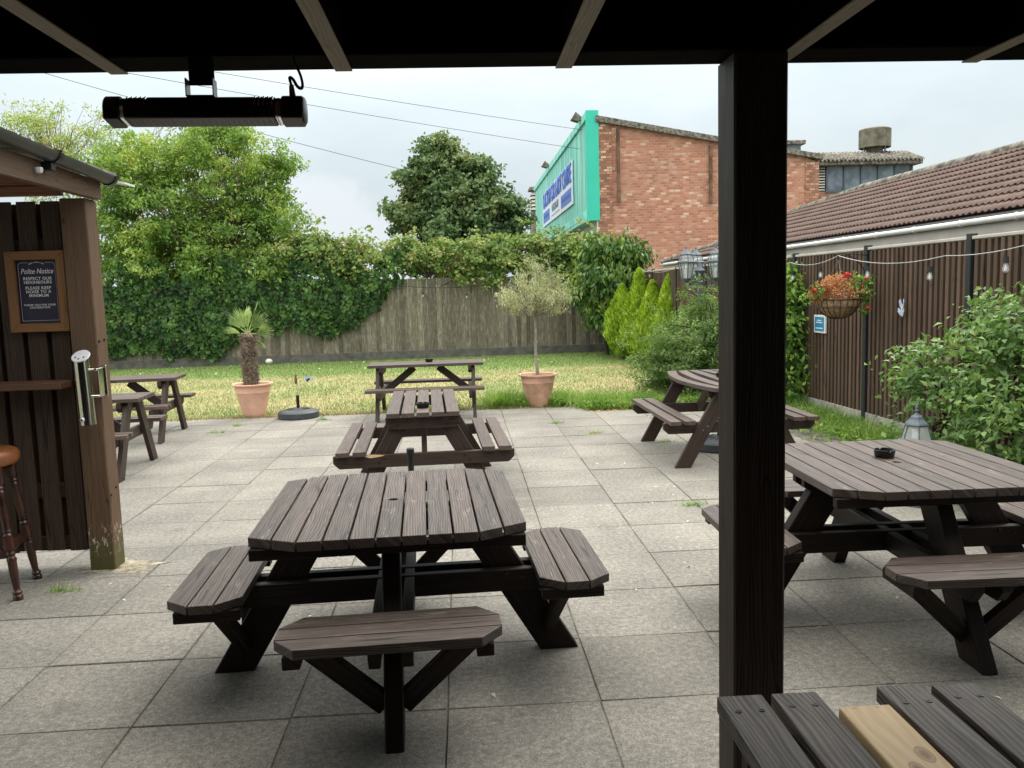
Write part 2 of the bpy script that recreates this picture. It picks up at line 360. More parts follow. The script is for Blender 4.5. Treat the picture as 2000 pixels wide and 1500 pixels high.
def mat_tile():
    m, nt, b, out = new_mat('brown_roof_tile'); co = coord(nt)
    n = noise(nt, co, 3, 4, .6); r = N(nt, 'ShaderNodeTexNoise', Scale=34.0, Detail=3.0); nt.links.new(co, r.inputs[0])
    c = ramp(nt, n, [(.35, (.098, .062, .050)), (.65, (.168, .108, .088))])
    c = mix(nt, ramp(nt, r.outputs[0], [(.72, (0, 0, 0)), (.76, (.8, .8, .8))]), c, (.5, .45, .38))
    nt.links.new(c, b.inputs['Base Color']); b.inputs['Roughness'].default_value = .8; bump(nt, b, r.outputs[0], .2, .003); return m
M['tile'] = mat_tile()

def mat_paving():
    m, nt, b, out = new_mat('riven_concrete_paving'); co = coord(nt)
    fine = noise(nt, co, 130, 4, .85); med = noise(nt, co, 38, 4, .7); big = noise(nt, co, 1.5, 4, .6); st = noise(nt, co, 1, 4, .62, 0, (1.0, 3.4, 1))
    f = math_(nt, 'ADD', math_(nt, 'MULTIPLY', fine, .62), math_(nt, 'MULTIPLY', med, .38))
    c = ramp(nt, f, [(.36, (.102, .094, .081)), (.5, (.250, .235, .208)), (.62, (.435, .412, .367))])
    c = mix(nt, .9, c, ramp(nt, big, [(.36, (.80, .80, .80)), (.62, (1.12, 1.11, 1.09))]), 'MULTIPLY')
    c = mix(nt, ramp(nt, st, [(.62, (0, 0, 0)), (.74, (.4, .4, .4))]), c, (.46, .44, .36))
    c = mix(nt, ramp(nt, noise(nt, co, 22, 4, .7), [(.66, (0, 0, 0)), (.74, (.5, .5, .5))]), c, (.08, .085, .07))
    spx = N(nt, 'ShaderNodeSeparateXYZ'); nt.links.new(co, spx.inputs[0])
    def edge(sock, off): return math_(nt, 'ABSOLUTE', math_(nt, 'SUBTRACT', math_(nt, 'FRACT', math_(nt, 'ADD', math_(nt, 'DIVIDE', sock, .6), off)), .5))
    ed = math_(nt, 'MAXIMUM', edge(spx.outputs[0], 11.18), edge(spx.outputs[1], 4.803))
    ef = math_(nt, 'ADD', ed, math_(nt, 'MULTIPLY', noise(nt, co, 6, 4, .7), .16))
    c = mix(nt, ramp(nt, ef, [(.545, (0, 0, 0)), (.62, (.32, .32, .32))]), c, (.115, .108, .082))
    sn = noise(nt, co, 2.6, 5, .75)
    c = mix(nt, ramp(nt, sn, [(.60, (0, 0, 0)), (.68, (.38, .38, .38))]), c, (.10, .098, .085))
    vd = N(nt, 'ShaderNodeTexVoronoi', Scale=5.0); nt.links.new(co, vd.inputs['Vector'])
    c = mix(nt, ramp(nt, vd.outputs['Distance'], [(.05, (.7, .7, .7)), (.075, (0, 0, 0))]), c, (.40, .39, .35))
    v = math_(nt, 'MULTIPLY_ADD', rnd_island(nt), .22, .79)
    hs = N(nt, 'ShaderNodeHueSaturation'); nt.links.new(c, hs.inputs['Color']); nt.links.new(v, hs.inputs['Value'])
    nt.links.new(hs.outputs[0], b.inputs['Base Color']); b.inputs['Roughness'].default_value = .85
    bump(nt, b, f, .55, .004); return m
M['paving'] = mat_paving()

def mat_lawn():
    m, nt, b, out = new_mat('lawn_turf'); co = coord(nt)
    sp = N(nt, 'ShaderNodeSeparateXYZ'); nt.links.new(co, sp.inputs[0])
    n = noise(nt, co, .55, 5, .65); n2 = noise(nt, co, 9, 4, .7); n3 = noise(nt, co, 60, 3, .7)
    dry = mix(nt, n3, (.32, .29, .12), (.47, .42, .22)); green = mix(nt, n3, (.12, .19, .045), (.21, .30, .075))
    far = N(nt, 'ShaderNodeMapRange'); nt.links.new(sp.outputs[1], far.inputs[0])
    far.inputs[1].default_value = 17.3; far.inputs[2].default_value = 19.0; far.inputs[3].default_value = 0; far.inputs[4].default_value = .5
    g = math_(nt, 'ADD', math_(nt, 'ADD', math_(nt, 'MULTIPLY', n, .8), math_(nt, 'MULTIPLY', n2, .3)), far.outputs[0])
    c = mix(nt, ramp(nt, g, [(.46, (0, 0, 0)), (.72, (.95, .95, .95))]), dry, green)
    nt.links.new(c, b.inputs['Base Color']); b.inputs['Roughness'].default_value = .9; bump(nt, b, n3, .6, .02); return m
M['lawn'] = mat_lawn()
def mat_blades():
    m, nt, b, out = new_mat('grass_blade'); co = coord(nt)
    sp = N(nt, 'ShaderNodeSeparateXYZ'); nt.links.new(co, sp.inputs[0])
    n = noise(nt, co, .55, 5, .65); n2 = noise(nt, co, 9, 4, .7)
    far = N(nt, 'ShaderNodeMapRange'); nt.links.new(sp.outputs[1], far.inputs[0])
    far.inputs[1].default_value = 17.3; far.inputs[2].default_value = 19.0; far.inputs[3].default_value = 0; far.inputs[4].default_value = .5
    g = math_(nt, 'ADD', math_(nt, 'ADD', math_(nt, 'MULTIPLY', n, .8), math_(nt, 'MULTIPLY', n2, .3)), far.outputs[0])
    r = rnd_island(nt)
    dry = mix(nt, r, (.32, .29, .12), (.48, .43, .23)); green = mix(nt, r, (.11, .19, .04), (.23, .33, .08))
    nt.links.new(mix(nt, ramp(nt, g, [(.46, (0, 0, 0)), (.72, (.95, .95, .95))]), dry, green), b.inputs['Base Color']); b.inputs['Roughness'].default_value = .7
    return m
M['blades'] = mat_blades()
M['ground'] = flat('earth', (.10, .095, .05), .95, 0, .4, .6, .4)
M['bed'] = flat('bed_soil', (.13, .10, .07), .95, 0, .5, 14, .8)
M['joint'] = flat('joint_sand', (.13, .124, .10), .95, 0, .6, 7, .4)
M['litter'] = flat('pale_scraps', (.7, .68, .6), .8, 0, .2, 40)
L = {}
L['elder'] = leaf('elder_leaf', [(0.051, 0.110, 0.030), (0.126, 0.232, 0.055), (0.235, 0.373, 0.088), (0.383, 0.503, 0.131), (0.677, 0.644, 0.219)], .5, .35, bs=1.1)
L['light'] = leaf('pale_leaf', [(0.139, 0.229, 0.055), (0.280, 0.390, 0.109), (0.430, 0.504, 0.192), (0.409, 0.275, 0.164)], .5, .4)
L['syc'] = leaf('sycamore_leaf', [(0.054, 0.099, 0.042), (0.093, 0.160, 0.064), (0.139, 0.226, 0.087), (0.233, 0.291, 0.111), (0.342, 0.320, 0.142)], .55, .25, bs=.7)
L['ivy'] = leaf('ivy_leaf', [(0.007, 0.021, 0.006), (0.018, 0.051, 0.013), (0.045, 0.111, 0.025), (0.098, 0.197, 0.045), (0.180, 0.295, 0.081)], .45, .15, spec=.3, bs=3)
L['bramble'] = leaf('bramble_leaf', [(0.060, 0.109, 0.034), (0.120, 0.207, 0.060), (0.216, 0.316, 0.091), (0.336, 0.393, 0.136), (0.456, 0.262, 0.151)], .55, .3, bs=2.2)
L['laurel'] = leaf('laurel_leaf', [(0.033, 0.079, 0.020), (0.068, 0.142, 0.032), (0.122, 0.228, 0.043), (0.456, 0.513, 0.115)], .42, .15, spec=.4, bs=1.6)
L['conifer'] = leaf('golden_conifer', [(0.099, 0.190, 0.020), (0.237, 0.381, 0.037), (0.396, 0.541, 0.067), (0.554, 0.682, 0.147)], .65, .3, bs=4)
L['ggshrub'] = leaf('soft_shrub_leaf', [(0.069, 0.127, 0.041), (0.138, 0.230, 0.069), (0.230, 0.345, 0.109), (0.356, 0.460, 0.184)], .6, .3, bs=3)
L['climber'] = leaf('climber_leaf', [(0.047, 0.110, 0.023), (0.105, 0.210, 0.041), (0.199, 0.353, 0.070), (0.374, 0.486, 0.129)], .45, .3, bs=3)
L['bush'] = leaf('broad_bush_leaf', [(0.055, 0.120, 0.031), (0.102, 0.194, 0.051), (0.176, 0.295, 0.087), (0.315, 0.434, 0.132)], .42, .3, spec=.4, bs=3)
L['olive'] = leaf('olive_leaf', [(0.199, 0.226, 0.109), (0.334, 0.367, 0.185), (0.502, 0.528, 0.294), (0.627, 0.647, 0.392)], .55, .25, bs=3)
L['weed'] = leaf('weed_leaf', [(0.077, 0.145, 0.034), (0.146, 0.261, 0.056), (0.240, 0.386, 0.089), (0.395, 0.406, 0.199)], .55, .35, bs=3)
L['dry'] = leaf('dried_flower', [(.30, .13, .06), (.48, .24, .11), (.62, .38, .19), (.70, .50, .28)], .8, .3, bs=4)
L['palm'] = leaf('palm_frond', [(0.176, 0.264, 0.089), (0.308, 0.418, 0.149), (0.462, 0.572, 0.218), (0.616, 0.660, 0.257)], .45, .25, bs=3)
M['palm_fibre'] = flat('palm_fibre', (.26, .20, .145), .95, 0, .5, 30, 1)
def mat_glass(nm='lantern_glass', f=.42):
    m, nt, b, out = new_mat(nm)
    b.inputs['Base Color'].default_value = (.85, .9, .88, 1); b.inputs['Roughness'].default_value = .12
    t = N(nt, 'ShaderNodeBsdfTransparent'); mx = N(nt, 'ShaderNodeMixShader'); mx.inputs[0].default_value = f
    nt.links.new(t.outputs[0], mx.inputs[1]); nt.links.new(b.outputs[0], mx.inputs[2]); nt.links.new(mx.outputs[0], out.inputs[0]); return m
M['glass'] = mat_glass(f=.3); M['clear'] = mat_glass('clear_bulb_glass', .2)

# ================================================================== THE SETTING
def sheet(name, pts, z, mat, kind='structure'):
    mb = MB(); mb.poly([(x, y, z) for x, y in pts]); o = mb.build(name, mat); o['kind'] = kind; return o
sheet('ground', [(-900, -900), (900, -900), (900, 900), (-900, 900)], -.09, M['ground'])
sheet('paving_bed', [(-7.2, -4), (3.9, -4), (3.9, 10.9), (1.6, 10.93), (1.6, 11.5), (-7.2, 11.5)], -.0048, M['joint'])
lawn = sheet('lawn', [(-12, 11.5), (1.6, 11.5), (1.6, 10.93), (3.6, 10.93), (4.7, 10.93), (4.2, 22), (-12, 21.5)], -.02, M['lawn'])
sheet('planting_bed', [(3.9, -2), (4.7, -2), (4.7, 10.9), (3.9, 10.9)], -.025, M['bed'])

mb = MB(); rg = random.Random(3)
for k in range(-11, 8):
    for r in range(-12, 14):
        x0 = (k - 1.18) * .6; y0 = (r + 5.197) * .6
        if x0 > 3.2 and True: continue
        if r == 13 and x0 > 1.45: continue
        g = .0028; z = rg.uniform(-.0022, .0022); tx = rg.uniform(-.0015, .0015); ty = rg.uniform(-.0015, .0015); j = lambda: rg.uniform(-.0018, .0018)
        P = [(x0 + g + j(), y0 + g + j()), (x0 + .6 - g + j(), y0 + g + j()), (x0 + .6 - g + j(), y0 + .6 - g + j()), (x0 + g + j(), y0 + .6 - g + j())]
        zz = [z - tx - ty, z + tx - ty, z + tx + ty, z - tx + ty]
        c = (x0 + .3, y0 + .3); top = []
        ins = [(c[0] + (px - c[0]) * .992, c[1] + (py - c[1]) * .992) for px, py in P]
        b = len(mb.v)
        mb.v += [(ins[i][0], ins[i][1], zz[i]) for i in range(4)] + [(P[i][0], P[i][1], zz[i] - .004) for i in range(4)] + [(P[i][0], P[i][1], -.028) for i in range(4)]
        mb.f.append([b, b + 1, b + 2, b + 3]); mb.uv += [(0, 0)] * 4
        for a in (0, 4):
            for i in range(4):
                q = (i + 1) % 4; mb.f.append([b + a + 4 + i, b + a + 4 + q, b + a + q, b + a + i]); mb.uv += [(0, 0)] * 4
pav = mb.build('patio_paving', M['paving']); pav['kind'] = 'structure'

# ---- vegetation helpers
def basis(n, rng):
    """random tangent frame for normals n (k,3)"""
    n = n / (np.linalg.norm(n, axis=1, keepdims=True) + 1e-9)
    a = rng.normal(size=n.shape); a -= n * (a * n).sum(1, keepdims=True); a /= (np.linalg.norm(a, axis=1, keepdims=True) + 1e-9)
    return a, np.cross(n, a), n
def leaves(P, Nn, L_, W, rng, fold=.25, kind=5, D=None, curl=.15):
    """P centres, Nn normals, L_ length (k), W width ratio. kind 5: folded 4-tri leaf; kind 4: quad"""
    a, b, n = basis(Nn, rng)
    if D is not None:
        D = D / (np.linalg.norm(D, axis=1, keepdims=True) + 1e-9)
        a = D; b = np.cross(n, a); b /= (np.linalg.norm(b, axis=1, keepdims=True) + 1e-9); n = np.cross(a, b)
    k = len(P); L_ = np.broadcast_to(np.asarray(L_, float), (k,))[:, None]; w = L_ * W
    base = P - a * L_ * .5; tip = P + a * L_ * .5 - n * L_ * curl
    l = P - b * w * .5 + n * w * fold - a * L_ * .06; r = P + b * w * .5 + n * w * fold - a * L_ * .06
    if kind == 4:
        V = np.stack([base, r, tip, l], 1).reshape(-1, 3); F = np.arange(k * 4).reshape(k, 4)
        return V, F
    m = P.copy()
    V = np.stack([base, l, m, r, tip], 1).reshape(-1, 3); o = (np.arange(k) * 5)[:, None]
    F = np.concatenate([o + np.array([[0, 2, 1]]), o + np.array([[0, 3, 2]]), o + np.array([[1, 2, 4]]), o + np.array([[2, 3, 4]])], 0)
    return V, F
def clumps(blobs, n, rng, shell=.45, flat_=1.0):
    """clump centres inside a union of spheres, biased towards the outside; returns centres and outward directions"""
    B = np.array(blobs, float); w = B[:, 3] ** 2.3; w /= w.sum(); i = rng.choice(len(B), n, p=w)
    d = rng.normal(size=(n, 3)); d /= np.linalg.norm(d, axis=1, keepdims=True)
    r = shell + (1 - shell) * rng.random(n) ** .6
    P = B[i, :3] + d * (B[i, 3] * r)[:, None] * np.array([1, 1, flat_])
    return P, d
def tree_wood(mb, base, targets, rng, r0=.12, fork=.4, n_limb=5, seg=6, sag=.1, minr=.008):
    """tapered trunk from base to a fork, limbs to groups of targets, twigs on to each target"""
    T = [Vector(t) for t in targets]; base = Vector(base); cen = sum(T, Vector()) / len(T)
    fk = base + (cen - base) * fork; fk.x += rng.normal() * .05
    mb.tube([base, base + (fk - base) * .33 + Vector((rng.normal() * .03, rng.normal() * .03, 0)), base + (fk - base) * .66 + Vector((rng.normal() * .04, rng.normal() * .04, 0)), fk], [r0, r0 * .85, r0 * .75, r0 * .68], 8)
    seeds = [T[i] for i in rng.choice(len(T), min(n_limb, len(T)), replace=False)]
    ends = []
    for s_ in seeds:
        e = fk + (s_ - fk) * .62; m1 = fk + (e - fk) * .5 + Vector((rng.normal(), rng.normal(), abs(rng.normal()))) * .06 * (e - fk).length
        mb.tube([fk - (fk - base) * .03, m1, e], [r0 * .5, r0 * .36, r0 * .22], 6); ends.append((e, m1))
    for t in T:
        e, m1 = min(ends, key=lambda q: (q[0] - t).length)
        if (m1 - t).length < (e - t).length: e = m1
        mid = e + (t - e) * .5 + Vector((rng.normal(), rng.normal(), rng.normal())) * .07 * (t - e).length
        mb.tube([e, mid, t], [max(minr * 1.6, r0 * .14), max(minr, r0 * .08), minr * .6], 4, cap=False)

def tree(name, label, cat, blobs, base, leafmat, n_cl, per, cr, ll, lw, seed, bark='trunk', r0=.12, fork=.4, shell=.45, kind=4, group=None, up=.35, n_twig=90, droop=0, crown='crown', lc=.15, boughs=0, br=.3, spray=0, fill=.45):
    rng = np.random.default_rng(seed)
    if boughs:
        Bc, Bd = clumps(blobs, boughs, rng, shell); bi = np.concatenate([np.arange(boughs), rng.integers(0, boughs, n_cl - boughs)])
        q = rng.normal(size=(n_cl, 3)); q /= np.linalg.norm(q, axis=1, keepdims=True); q[:, 2] = np.abs(q[:, 2]) * .75 - .12
        C = Bc[bi] + q * br * rng.uniform(.7, 1.15, (n_cl, 1)) * rng.uniform(.6, 1.35, boughs)[bi][:, None]; d = q * .8 + Bd[bi] * .6
        nf = int(n_cl * fill); Cf, df = clumps(blobs, nf, rng, .35); C[-nf:] = Cf; d[-nf:] = df
    else: C, d = clumps(blobs, n_cl, rng, shell)
    if spray:
        ks = rng.choice(n_cl, spray, replace=False); C[ks] += (Bd[bi[ks]] if boughs else d[ks]) * rng.uniform(.15, .45, (spray, 1)) + np.array([0, 0, .08])
    C[:, 2] = np.maximum(C[:, 2], .08)
    t = thing(name, base, 0, label, cat, group); B = np.array(base, float)
    P = np.repeat(C, per, 0) + rng.normal(size=(n_cl * per, 3)) * cr * np.array([1, 1, .62])
    nn = np.repeat(d, per, 0) * .5 + rng.normal(size=P.shape) * .55 + np.array([0, 0, up])
    D = None
    if droop: D = rng.normal(size=P.shape) * .5 + np.repeat(d, per, 0) * .5 + np.array([0, 0, -droop])
    Ls = ll * rng.uniform(.65, 1.25, len(P))
    P[:, 2] = np.maximum(P[:, 2], .03)
    V, F = leaves(P - B, nn, Ls, lw, rng, .2, kind, D, lc)
    np_mesh(crown, V, F, L[leafmat], t)
    mb = MB(); idx = rng.choice(n_cl, min(n_twig, n_cl), replace=False)
    tree_wood(mb, (0, 0, 0), [tuple(C[i] - B) for i in idx], rng, r0, fork)
    mb.build('trunk', M[bark], t, smooth=True)
    return t

# ---- trees beyond the back fence
tree('elder_tree', 'large leafy bright green tree leaning over the ivy at the left of the lawn', 'tree',
     [(-7.49, 22.2, 3.98, 1.71), (-5.94, 22.2, 4.81, 1.5), (-6.25, 22.3, 5.6, .85), (-5.1, 22.1, 4.29, .92), (-4.75, 22, 3.40, .85), (-5.56, 21.9, 3.05, 1.15), (-7.21, 21.4, 2.72, 1.0), (-6.1, 21.0, 2.5, .6), (-4.8, 21.0, 2.35, .5), (-7.9, 21.0, 2.3, .6), (-8.31, 21.9, 3.0, 1.1), (-8.05, 22.3, 4.73, 1.0), (-4.45, 22, 4.9, .38), (-4.4, 22, 4.03, .36), (-4.4, 21.8, 2.7, .5), (-5.6, 22.6, 2.6, 1.0), (-7.6, 22.8, 2.6, 1.2), (-4.4, 22.4, 2.5, .7)],
     (-6.3, 22.3, -.05), 'elder', 2500, 30, .11, .115, .42, 11, r0=.17, fork=.28, shell=.5, droop=.3, n_twig=200, boughs=200, br=.34, spray=170, fill=.5)
tree('locust_tree', 'tall thin tree with sparse pale yellow green leaves at the far left', 'tree',
     [(-11.95, 24.5, 6.22, 1.02), (-11.03, 24.5, 6.07, .88), (-10.12, 24.5, 5.65, .88), (-9.16, 24.5, 5.76, .73), (-9.10, 24.5, 4.81, .88), (-8.15, 24.5, 6.45, .37), (-9.78, 24.5, 6.3, .44), (-11, 24.5, 4.6, 1.0)],
     (-9.9, 24.6, -.05), 'light', 420, 20, .12, .11, .36, 12, bark='trunk_pale', r0=.13, fork=.45, shell=.3, droop=.2, n_twig=300, boughs=90, br=.35, spray=60)
tree('sycamore_tree', 'dark green dense tree standing far behind the middle of the hedge', 'tree',
     [(-.17, 34, 5.07, 1.85), (-.71, 34, 6.87, .85), (1.35, 34, 4.83, 1.15), (-2.01, 34, 4.71, .88), (.78, 34, 6.15, .85), (.09, 34, 3.86, 2.2), (-1.45, 34, 6.09, .75), (2.14, 34, 4.01, .8), (-.39, 34, 7.35, .4), (-.5, 34, 7.0, .5), (-.3, 34, 6.2, 1.0)],
     (.1, 34.3, -.05), 'syc', 2200, 26, .15, .18, .72, 13, r0=.3, fork=.35, shell=.42, n_twig=120, boughs=190, br=.46, spray=150)

# ---- back fence, slightly askew
def fy(x): return 21.3 + .05 * x
FX, FN = Vector((1, .05, 0)).normalized(), Vector((-.05, 1, 0)).normalized()
bf = thing('back_fence', (0, 21.3, 0), 0, 'long weathered grey brown board fence across the far side of the lawn', 'fence')
mb = MB(); x = -10.4; rg = random.Random(5); i = 0
while x < 4.1:
    w = .118; top = 1.98 + rg.uniform(-.012, .012); ln = rg.uniform(-.002, .002)
    O = Vector((0, 0, 0)) + FX * x
    mb.prism([(0, .19), (w + (.004 if i % 2 else -.004), .19), (w + (.004 if i % 2 else -.004) + ln, top), (ln, top)], O + Vector((0, .0, 0)) + FN * (-.002 if i % 2 else .012), FX, (0, 0, 1), .014 if i % 2 else .02, 1)
    x += w; i += 1
mb.build('fence_boards', M['fence_back'], bf)
mb = MB(); mb.prism([(-10.4, -.08), (4.1, -.08), (4.1, .19), (-10.4, .19)], -FN * .03, FX, (0, 0, 1), .035, 0); mb.build('gravel_board', M['gravel'], bf, bevel=.004)
for k in range(6): mb = MB(); mb.prism([(-10.4 + k * 2.7, 1.2 * 0 + .6), (-10.4 + k * 2.7 + .1, .6), (-10.4 + k * 2.7 + .1, 1.9), (-10.4 + k * 2.7, 1.9)], FN * .03, FX, (0, 0, 1), -.09, 1); mb.build('rear_post', M['fence_back'], bf)

# ---- ivy on the back fence
rng = np.random.default_rng(21)
lowx = np.array([-10, -8.8, -7.6, -7.1, -6.75, -6.0, -5.36, -4.85, -4.2, -3.85, -3.2, -3.0, -2.7, -2.05, -1.64, -1.2]); lowz = np.array([.2, .25, .40, .2, .3, .09, .64, .75, .86, .72, .57, .75, .81, 1.3, 1.8, 2.0])
n = 12500; X_ = rng.uniform(-10, -1.4, n); Z_ = rng.uniform(0, 2.75, n); lo = np.interp(X_, lowx, lowz) + rng.normal(size=n) * .045
ok = (Z_ > lo) & (Z_ < 2.35 + .22 * np.sin(X_ * 3.1) + .15 * np.sin(X_ * 7.7 + 1)); X_, Z_ = X_[ok], Z_[ok]; n = len(X_)
bul = .08 + .20 * np.abs(np.sin(X_ * 2.1 + Z_ * 1.3)) * np.clip((Z_ - np.interp(X_, lowx, lowz)) * 2, .1, 1) + .05 * rng.random(n)
P = np.stack([X_, 21.3 + .05 * X_ - bul, Z_], 1); nn = np.array([0, -1, .55]) + rng.normal(size=(n, 3)) * .6
D = np.array([0, -.3, -1]) + rng.normal(size=(n, 3)) * .45
iv = thing('ivy', (-5.5, 21.0, 0), 0, 'dark green ivy hanging over the left half of the back fence', 'ivy')
V, F = leaves(P - np.array([-5.5, 21, 0]), nn, .115 * rng.uniform(.4, 1.35, n), .95, rng, .12, 5, D, .1)
np_mesh('leaf_cover', V, F, L['ivy'], iv)
mb = MB(); r_ = random.Random(2)
for k in range(26):
    x = r_.uniform(-9.5, -2.2); z0 = float(np.interp(x, lowx, lowz)); pts = [(x + 5.5 + r_.uniform(-.1, .1) * j, fy(x) - 21.0 - .03, z0 + (2.1 - z0) * j / 5) for j in range(6)]
    mb.tube(pts, .012, 5)
mb.build('stem', M['twig'], iv)

# ---- bramble hedge riding on the fence top
hb = [(-4.23, 21.3, 2.65, .52), (-3.48, 21.35, 2.68, .5), (-2.74, 21.4, 2.55, .5), (-1.99, 21.45, 2.5, .52), (-1.23, 21.45, 2.5, .5), (-.47, 21.5, 2.46, .47), (.29, 21.5, 2.47, .5), (1.06, 21.5, 2.48, .52), (1.83, 21.5, 2.52, .55), (2.61, 21.5, 2.55, .55), (3.26, 21.5, 2.45, .5), (-3.26, 21.15, 2.2, .4), (-2.51, 21.15, 2.12, .28), (.03, 21.2, 2.1, .25), (.9, 21.2, 1.95, .22), (2.0, 21.2, 2.0, .3), (2.7, 21.1, 1.95, .32)]
tree('bramble_hedge', 'tangled bramble hedge spilling over the top of the back fence', 'hedge', hb, (-.4, 21.75, -.05), 'bramble', 1700, 13, .085, .105, .72, 22, bark='twig', r0=.05, fork=.5, shell=.4, kind=5, n_twig=420, crown='foliage', boughs=230, br=.22, spray=170)
tree('laurel_bush', 'dark green broad leaved bush at the right end of the back fence', 'bush',
     [(3.55, 20.1, 1.88, .74), (3.93, 20.1, 2.36, .48), (3.31, 20.2, 2.37, .5), (3.06, 20.1, 1.65, .5), (3.35, 20, 1.04, .4), (4.11, 20.1, 2.3, .35), (3.85, 20, 1.51, .45)],
     (3.55, 20.4, -.05), 'laurel', 400, 15, .13, .17, .40, 23, bark='twig', r0=.05, fork=.3, shell=.6, kind=5, n_twig=60, droop=.9, crown='foliage')

# ---- four golden conifers
def conifer(label, x, y, h, r, seed):
    rng = np.random.default_rng(seed); t = thing('golden_conifer', (x, y, 0), 0, label, 'conifer', 'lime green conifers beside the right fence')
    n = 8500; u = rng.random(n); z = .1 + u * (h - .1)
    prof = lambda q: r * np.clip(.55 + q * 2.2, 0, 1) * np.clip((1 - q) * 1.75, 0, 1) ** .72
    th = rng.uniform(0, 2 * np.pi, n); lump = 1 + .2 * np.sin(th * 3 + z * 4 + seed) + .15 * np.sin(th * 6 - z * 13) * np.cos(z * 9 + seed)
    rr = prof(u) * lump * (.5 + .55 * rng.random(n) ** .5)
    P = np.stack([np.cos(th) * rr, np.sin(th) * rr, z], 1); out = np.stack([np.cos(th), np.sin(th), th * 0], 1)
    D = out * .42 + np.array([0, 0, 1]) + rng.normal(size=P.shape) * .22
    nn = out + rng.normal(size=P.shape) * .5
    V, F = leaves(P, nn, .11 * rng.uniform(.6, 1.3, n), .24, rng, .1, 4, D, .0)
    np_mesh('foliage', V, F, L['conifer'], t)
    mb = MB(); mb.tube([(0, 0, -.05), (0, 0, h * .5), (0, 0, h * .9)], [.05, .035, .01], 7); mb.build('trunk', M['trunk'], t)
conifer('leftmost of the four lime green conifers, leaning left of its neighbour', 3.66, 19.0, 1.66, .37, 1)
conifer('tallest lime green conifer, pointed, second from the left', 3.93, 18.4, 2.0, .37, 2)
conifer('rounder lime green conifer, third from the left', 4.02, 17.5, 1.72, .38, 3)
conifer('rightmost of the four lime green conifers, half behind the grey green shrub', 4.20, 16.7, 1.86, .37, 4)

# ---- soft grey-green shrub and climber on the fence
tree('feathery_shrub', 'large soft grey green shrub behind the round edged picnic table', 'shrub',
     [(3.3, 12.0, .75, .72), (3.8, 12.1, .80, .64), (3.0, 11.9, .45, .5), (3.6, 11.8, .5, .62), (4.2, 12.2, .85, .55), (3.3, 12.1, .78, .42), (2.75, 12.2, .3, .35)],
     (3.6, 12.2, -.03), 'ggshrub', 1300, 24, .05, .065, .26, 31, bark='twig', r0=.03, fork=.25, shell=.6, kind=4, n_twig=120, crown='foliage', up=.6, boughs=150, br=.17, spray=70)
tree('climbing_shrub', 'leafy green climber growing up the right fence beside the hanging basket', 'climber',
     [(4.20, 10.6, 1.50, .24), (4.10, 10.6, 1.15, .32), (4.25, 10.5, .74, .27), (4.12, 10.5, .38, .25), (4.05, 10.6, .8, .25), (3.95, 10.7, 1.35, .28), (4.2, 10.7, 1.75, .15)],
     (4.15, 10.7, -.03), 'climber', 190, 17, .10, .085, .5, 32, bark='twig', r0=.025, fork=.3, shell=.55, kind=5, n_twig=50, droop=.4, crown='foliage')
# ---- broad bush at the right
tree('broadleaf_bush', 'big fresh green bush with broad leaves against the right fence', 'bush',
     [(3.85, 6.1, .95, .42), (4.1, 5.7, 1.15, .4), (4.15, 6.3, 1.12, .32), (3.72, 6.3, .55, .4), (3.95, 5.6, .7, .5), (4.25, 5.5, 1.28, .24), (3.58, 6.3, .22, .28), (4.1, 5.1, .75, .45), (3.75, 5.6, .35, .35), (4.22, 4.7, .5, .4), (3.62, 6.5, .85, .22), (4.0, 5.9, 1.25, .28), (4.2, 5.3, 1.38, .22)],
     (4.0, 6.0, -.02), 'bush', 560, 16, .07, .070, .5, 41, bark='twig', r0=.025, fork=.2, shell=.62, kind=5, n_twig=110, crown='foliage', up=.7, lc=.22)

# ---- lawn blades, weeds and scraps
def blades(name, XY, h, w, mat, rng, lean=.5, z0=-.02):
    n = len(XY); th = rng.uniform(0, 2 * np.pi, n); H = h * rng.uniform(.4, 1.3, n)
    b = np.concatenate([XY, np.full((n, 1), z0)], 1); s = np.stack([np.cos(th), np.sin(th), 0 * th], 1) * (w * rng.uniform(.6, 1.2, n))[:, None]
    l = rng.normal(size=(n, 3)) * lean; l[:, 2] = 1; tip = b + l * H[:, None]
    V = np.stack([b - s, b + s, tip], 1).reshape(-1, 3); return np_mesh(name, V, np.arange(n * 3).reshape(n, 3), mat)
rng = np.random.default_rng(50)
n = 90000; yy = 11.45 + (rng.random(n) ** 1.5) * 9.9; xx = rng.uniform(-9.5, 4.4, n)
ok = (yy < 21.2 + .05 * xx) & (np.abs(xx) < .2 * yy * 3.2)
o = blades('grass', np.stack([xx[ok], yy[ok]], 1), .045, .006, M['blades'], rng); tag(o, 'short patchy grass, straw coloured in the middle of the lawn', 'grass', kind='stuff')
n = 5200; yy = 11.42 + np.abs(rng.normal(size=n)) * .09; xx = rng.uniform(-7, 1.0, n)
o2 = blades('grass_edge', np.stack([xx, yy], 1), .06, .006, M['blades'], rng, .8); tag(o2, 'ragged grass overhanging the far edge of the patio', 'grass', kind='stuff')
n = 15000; xx = rng.uniform(.35, 4.3, n); yy = 10.95 + (xx < 1.6) * .55 + np.abs(rng.normal(size=n)) * .55
ok = rng.random(n) < .35 + .65 * (np.sin(xx * 5) * np.sin(yy * 6 + xx) > -.15)
o3 = blades('weeds', np.stack([xx, yy], 1)[ok], .14, .009, L['weed'], rng, .75); tag(o3, 'rough green weeds and long grass along the patio edge around the olive pot', 'weeds', kind='stuff')
P = np.stack([rng.uniform(.4, 4.3, 2600), 0 * rng.random(2600), rng.uniform(.01, .12, 2600)], 1); P[:, 1] = 10.95 + (P[:, 0] < 1.6) * .5 + np.abs(rng.normal(size=2600)) * .4
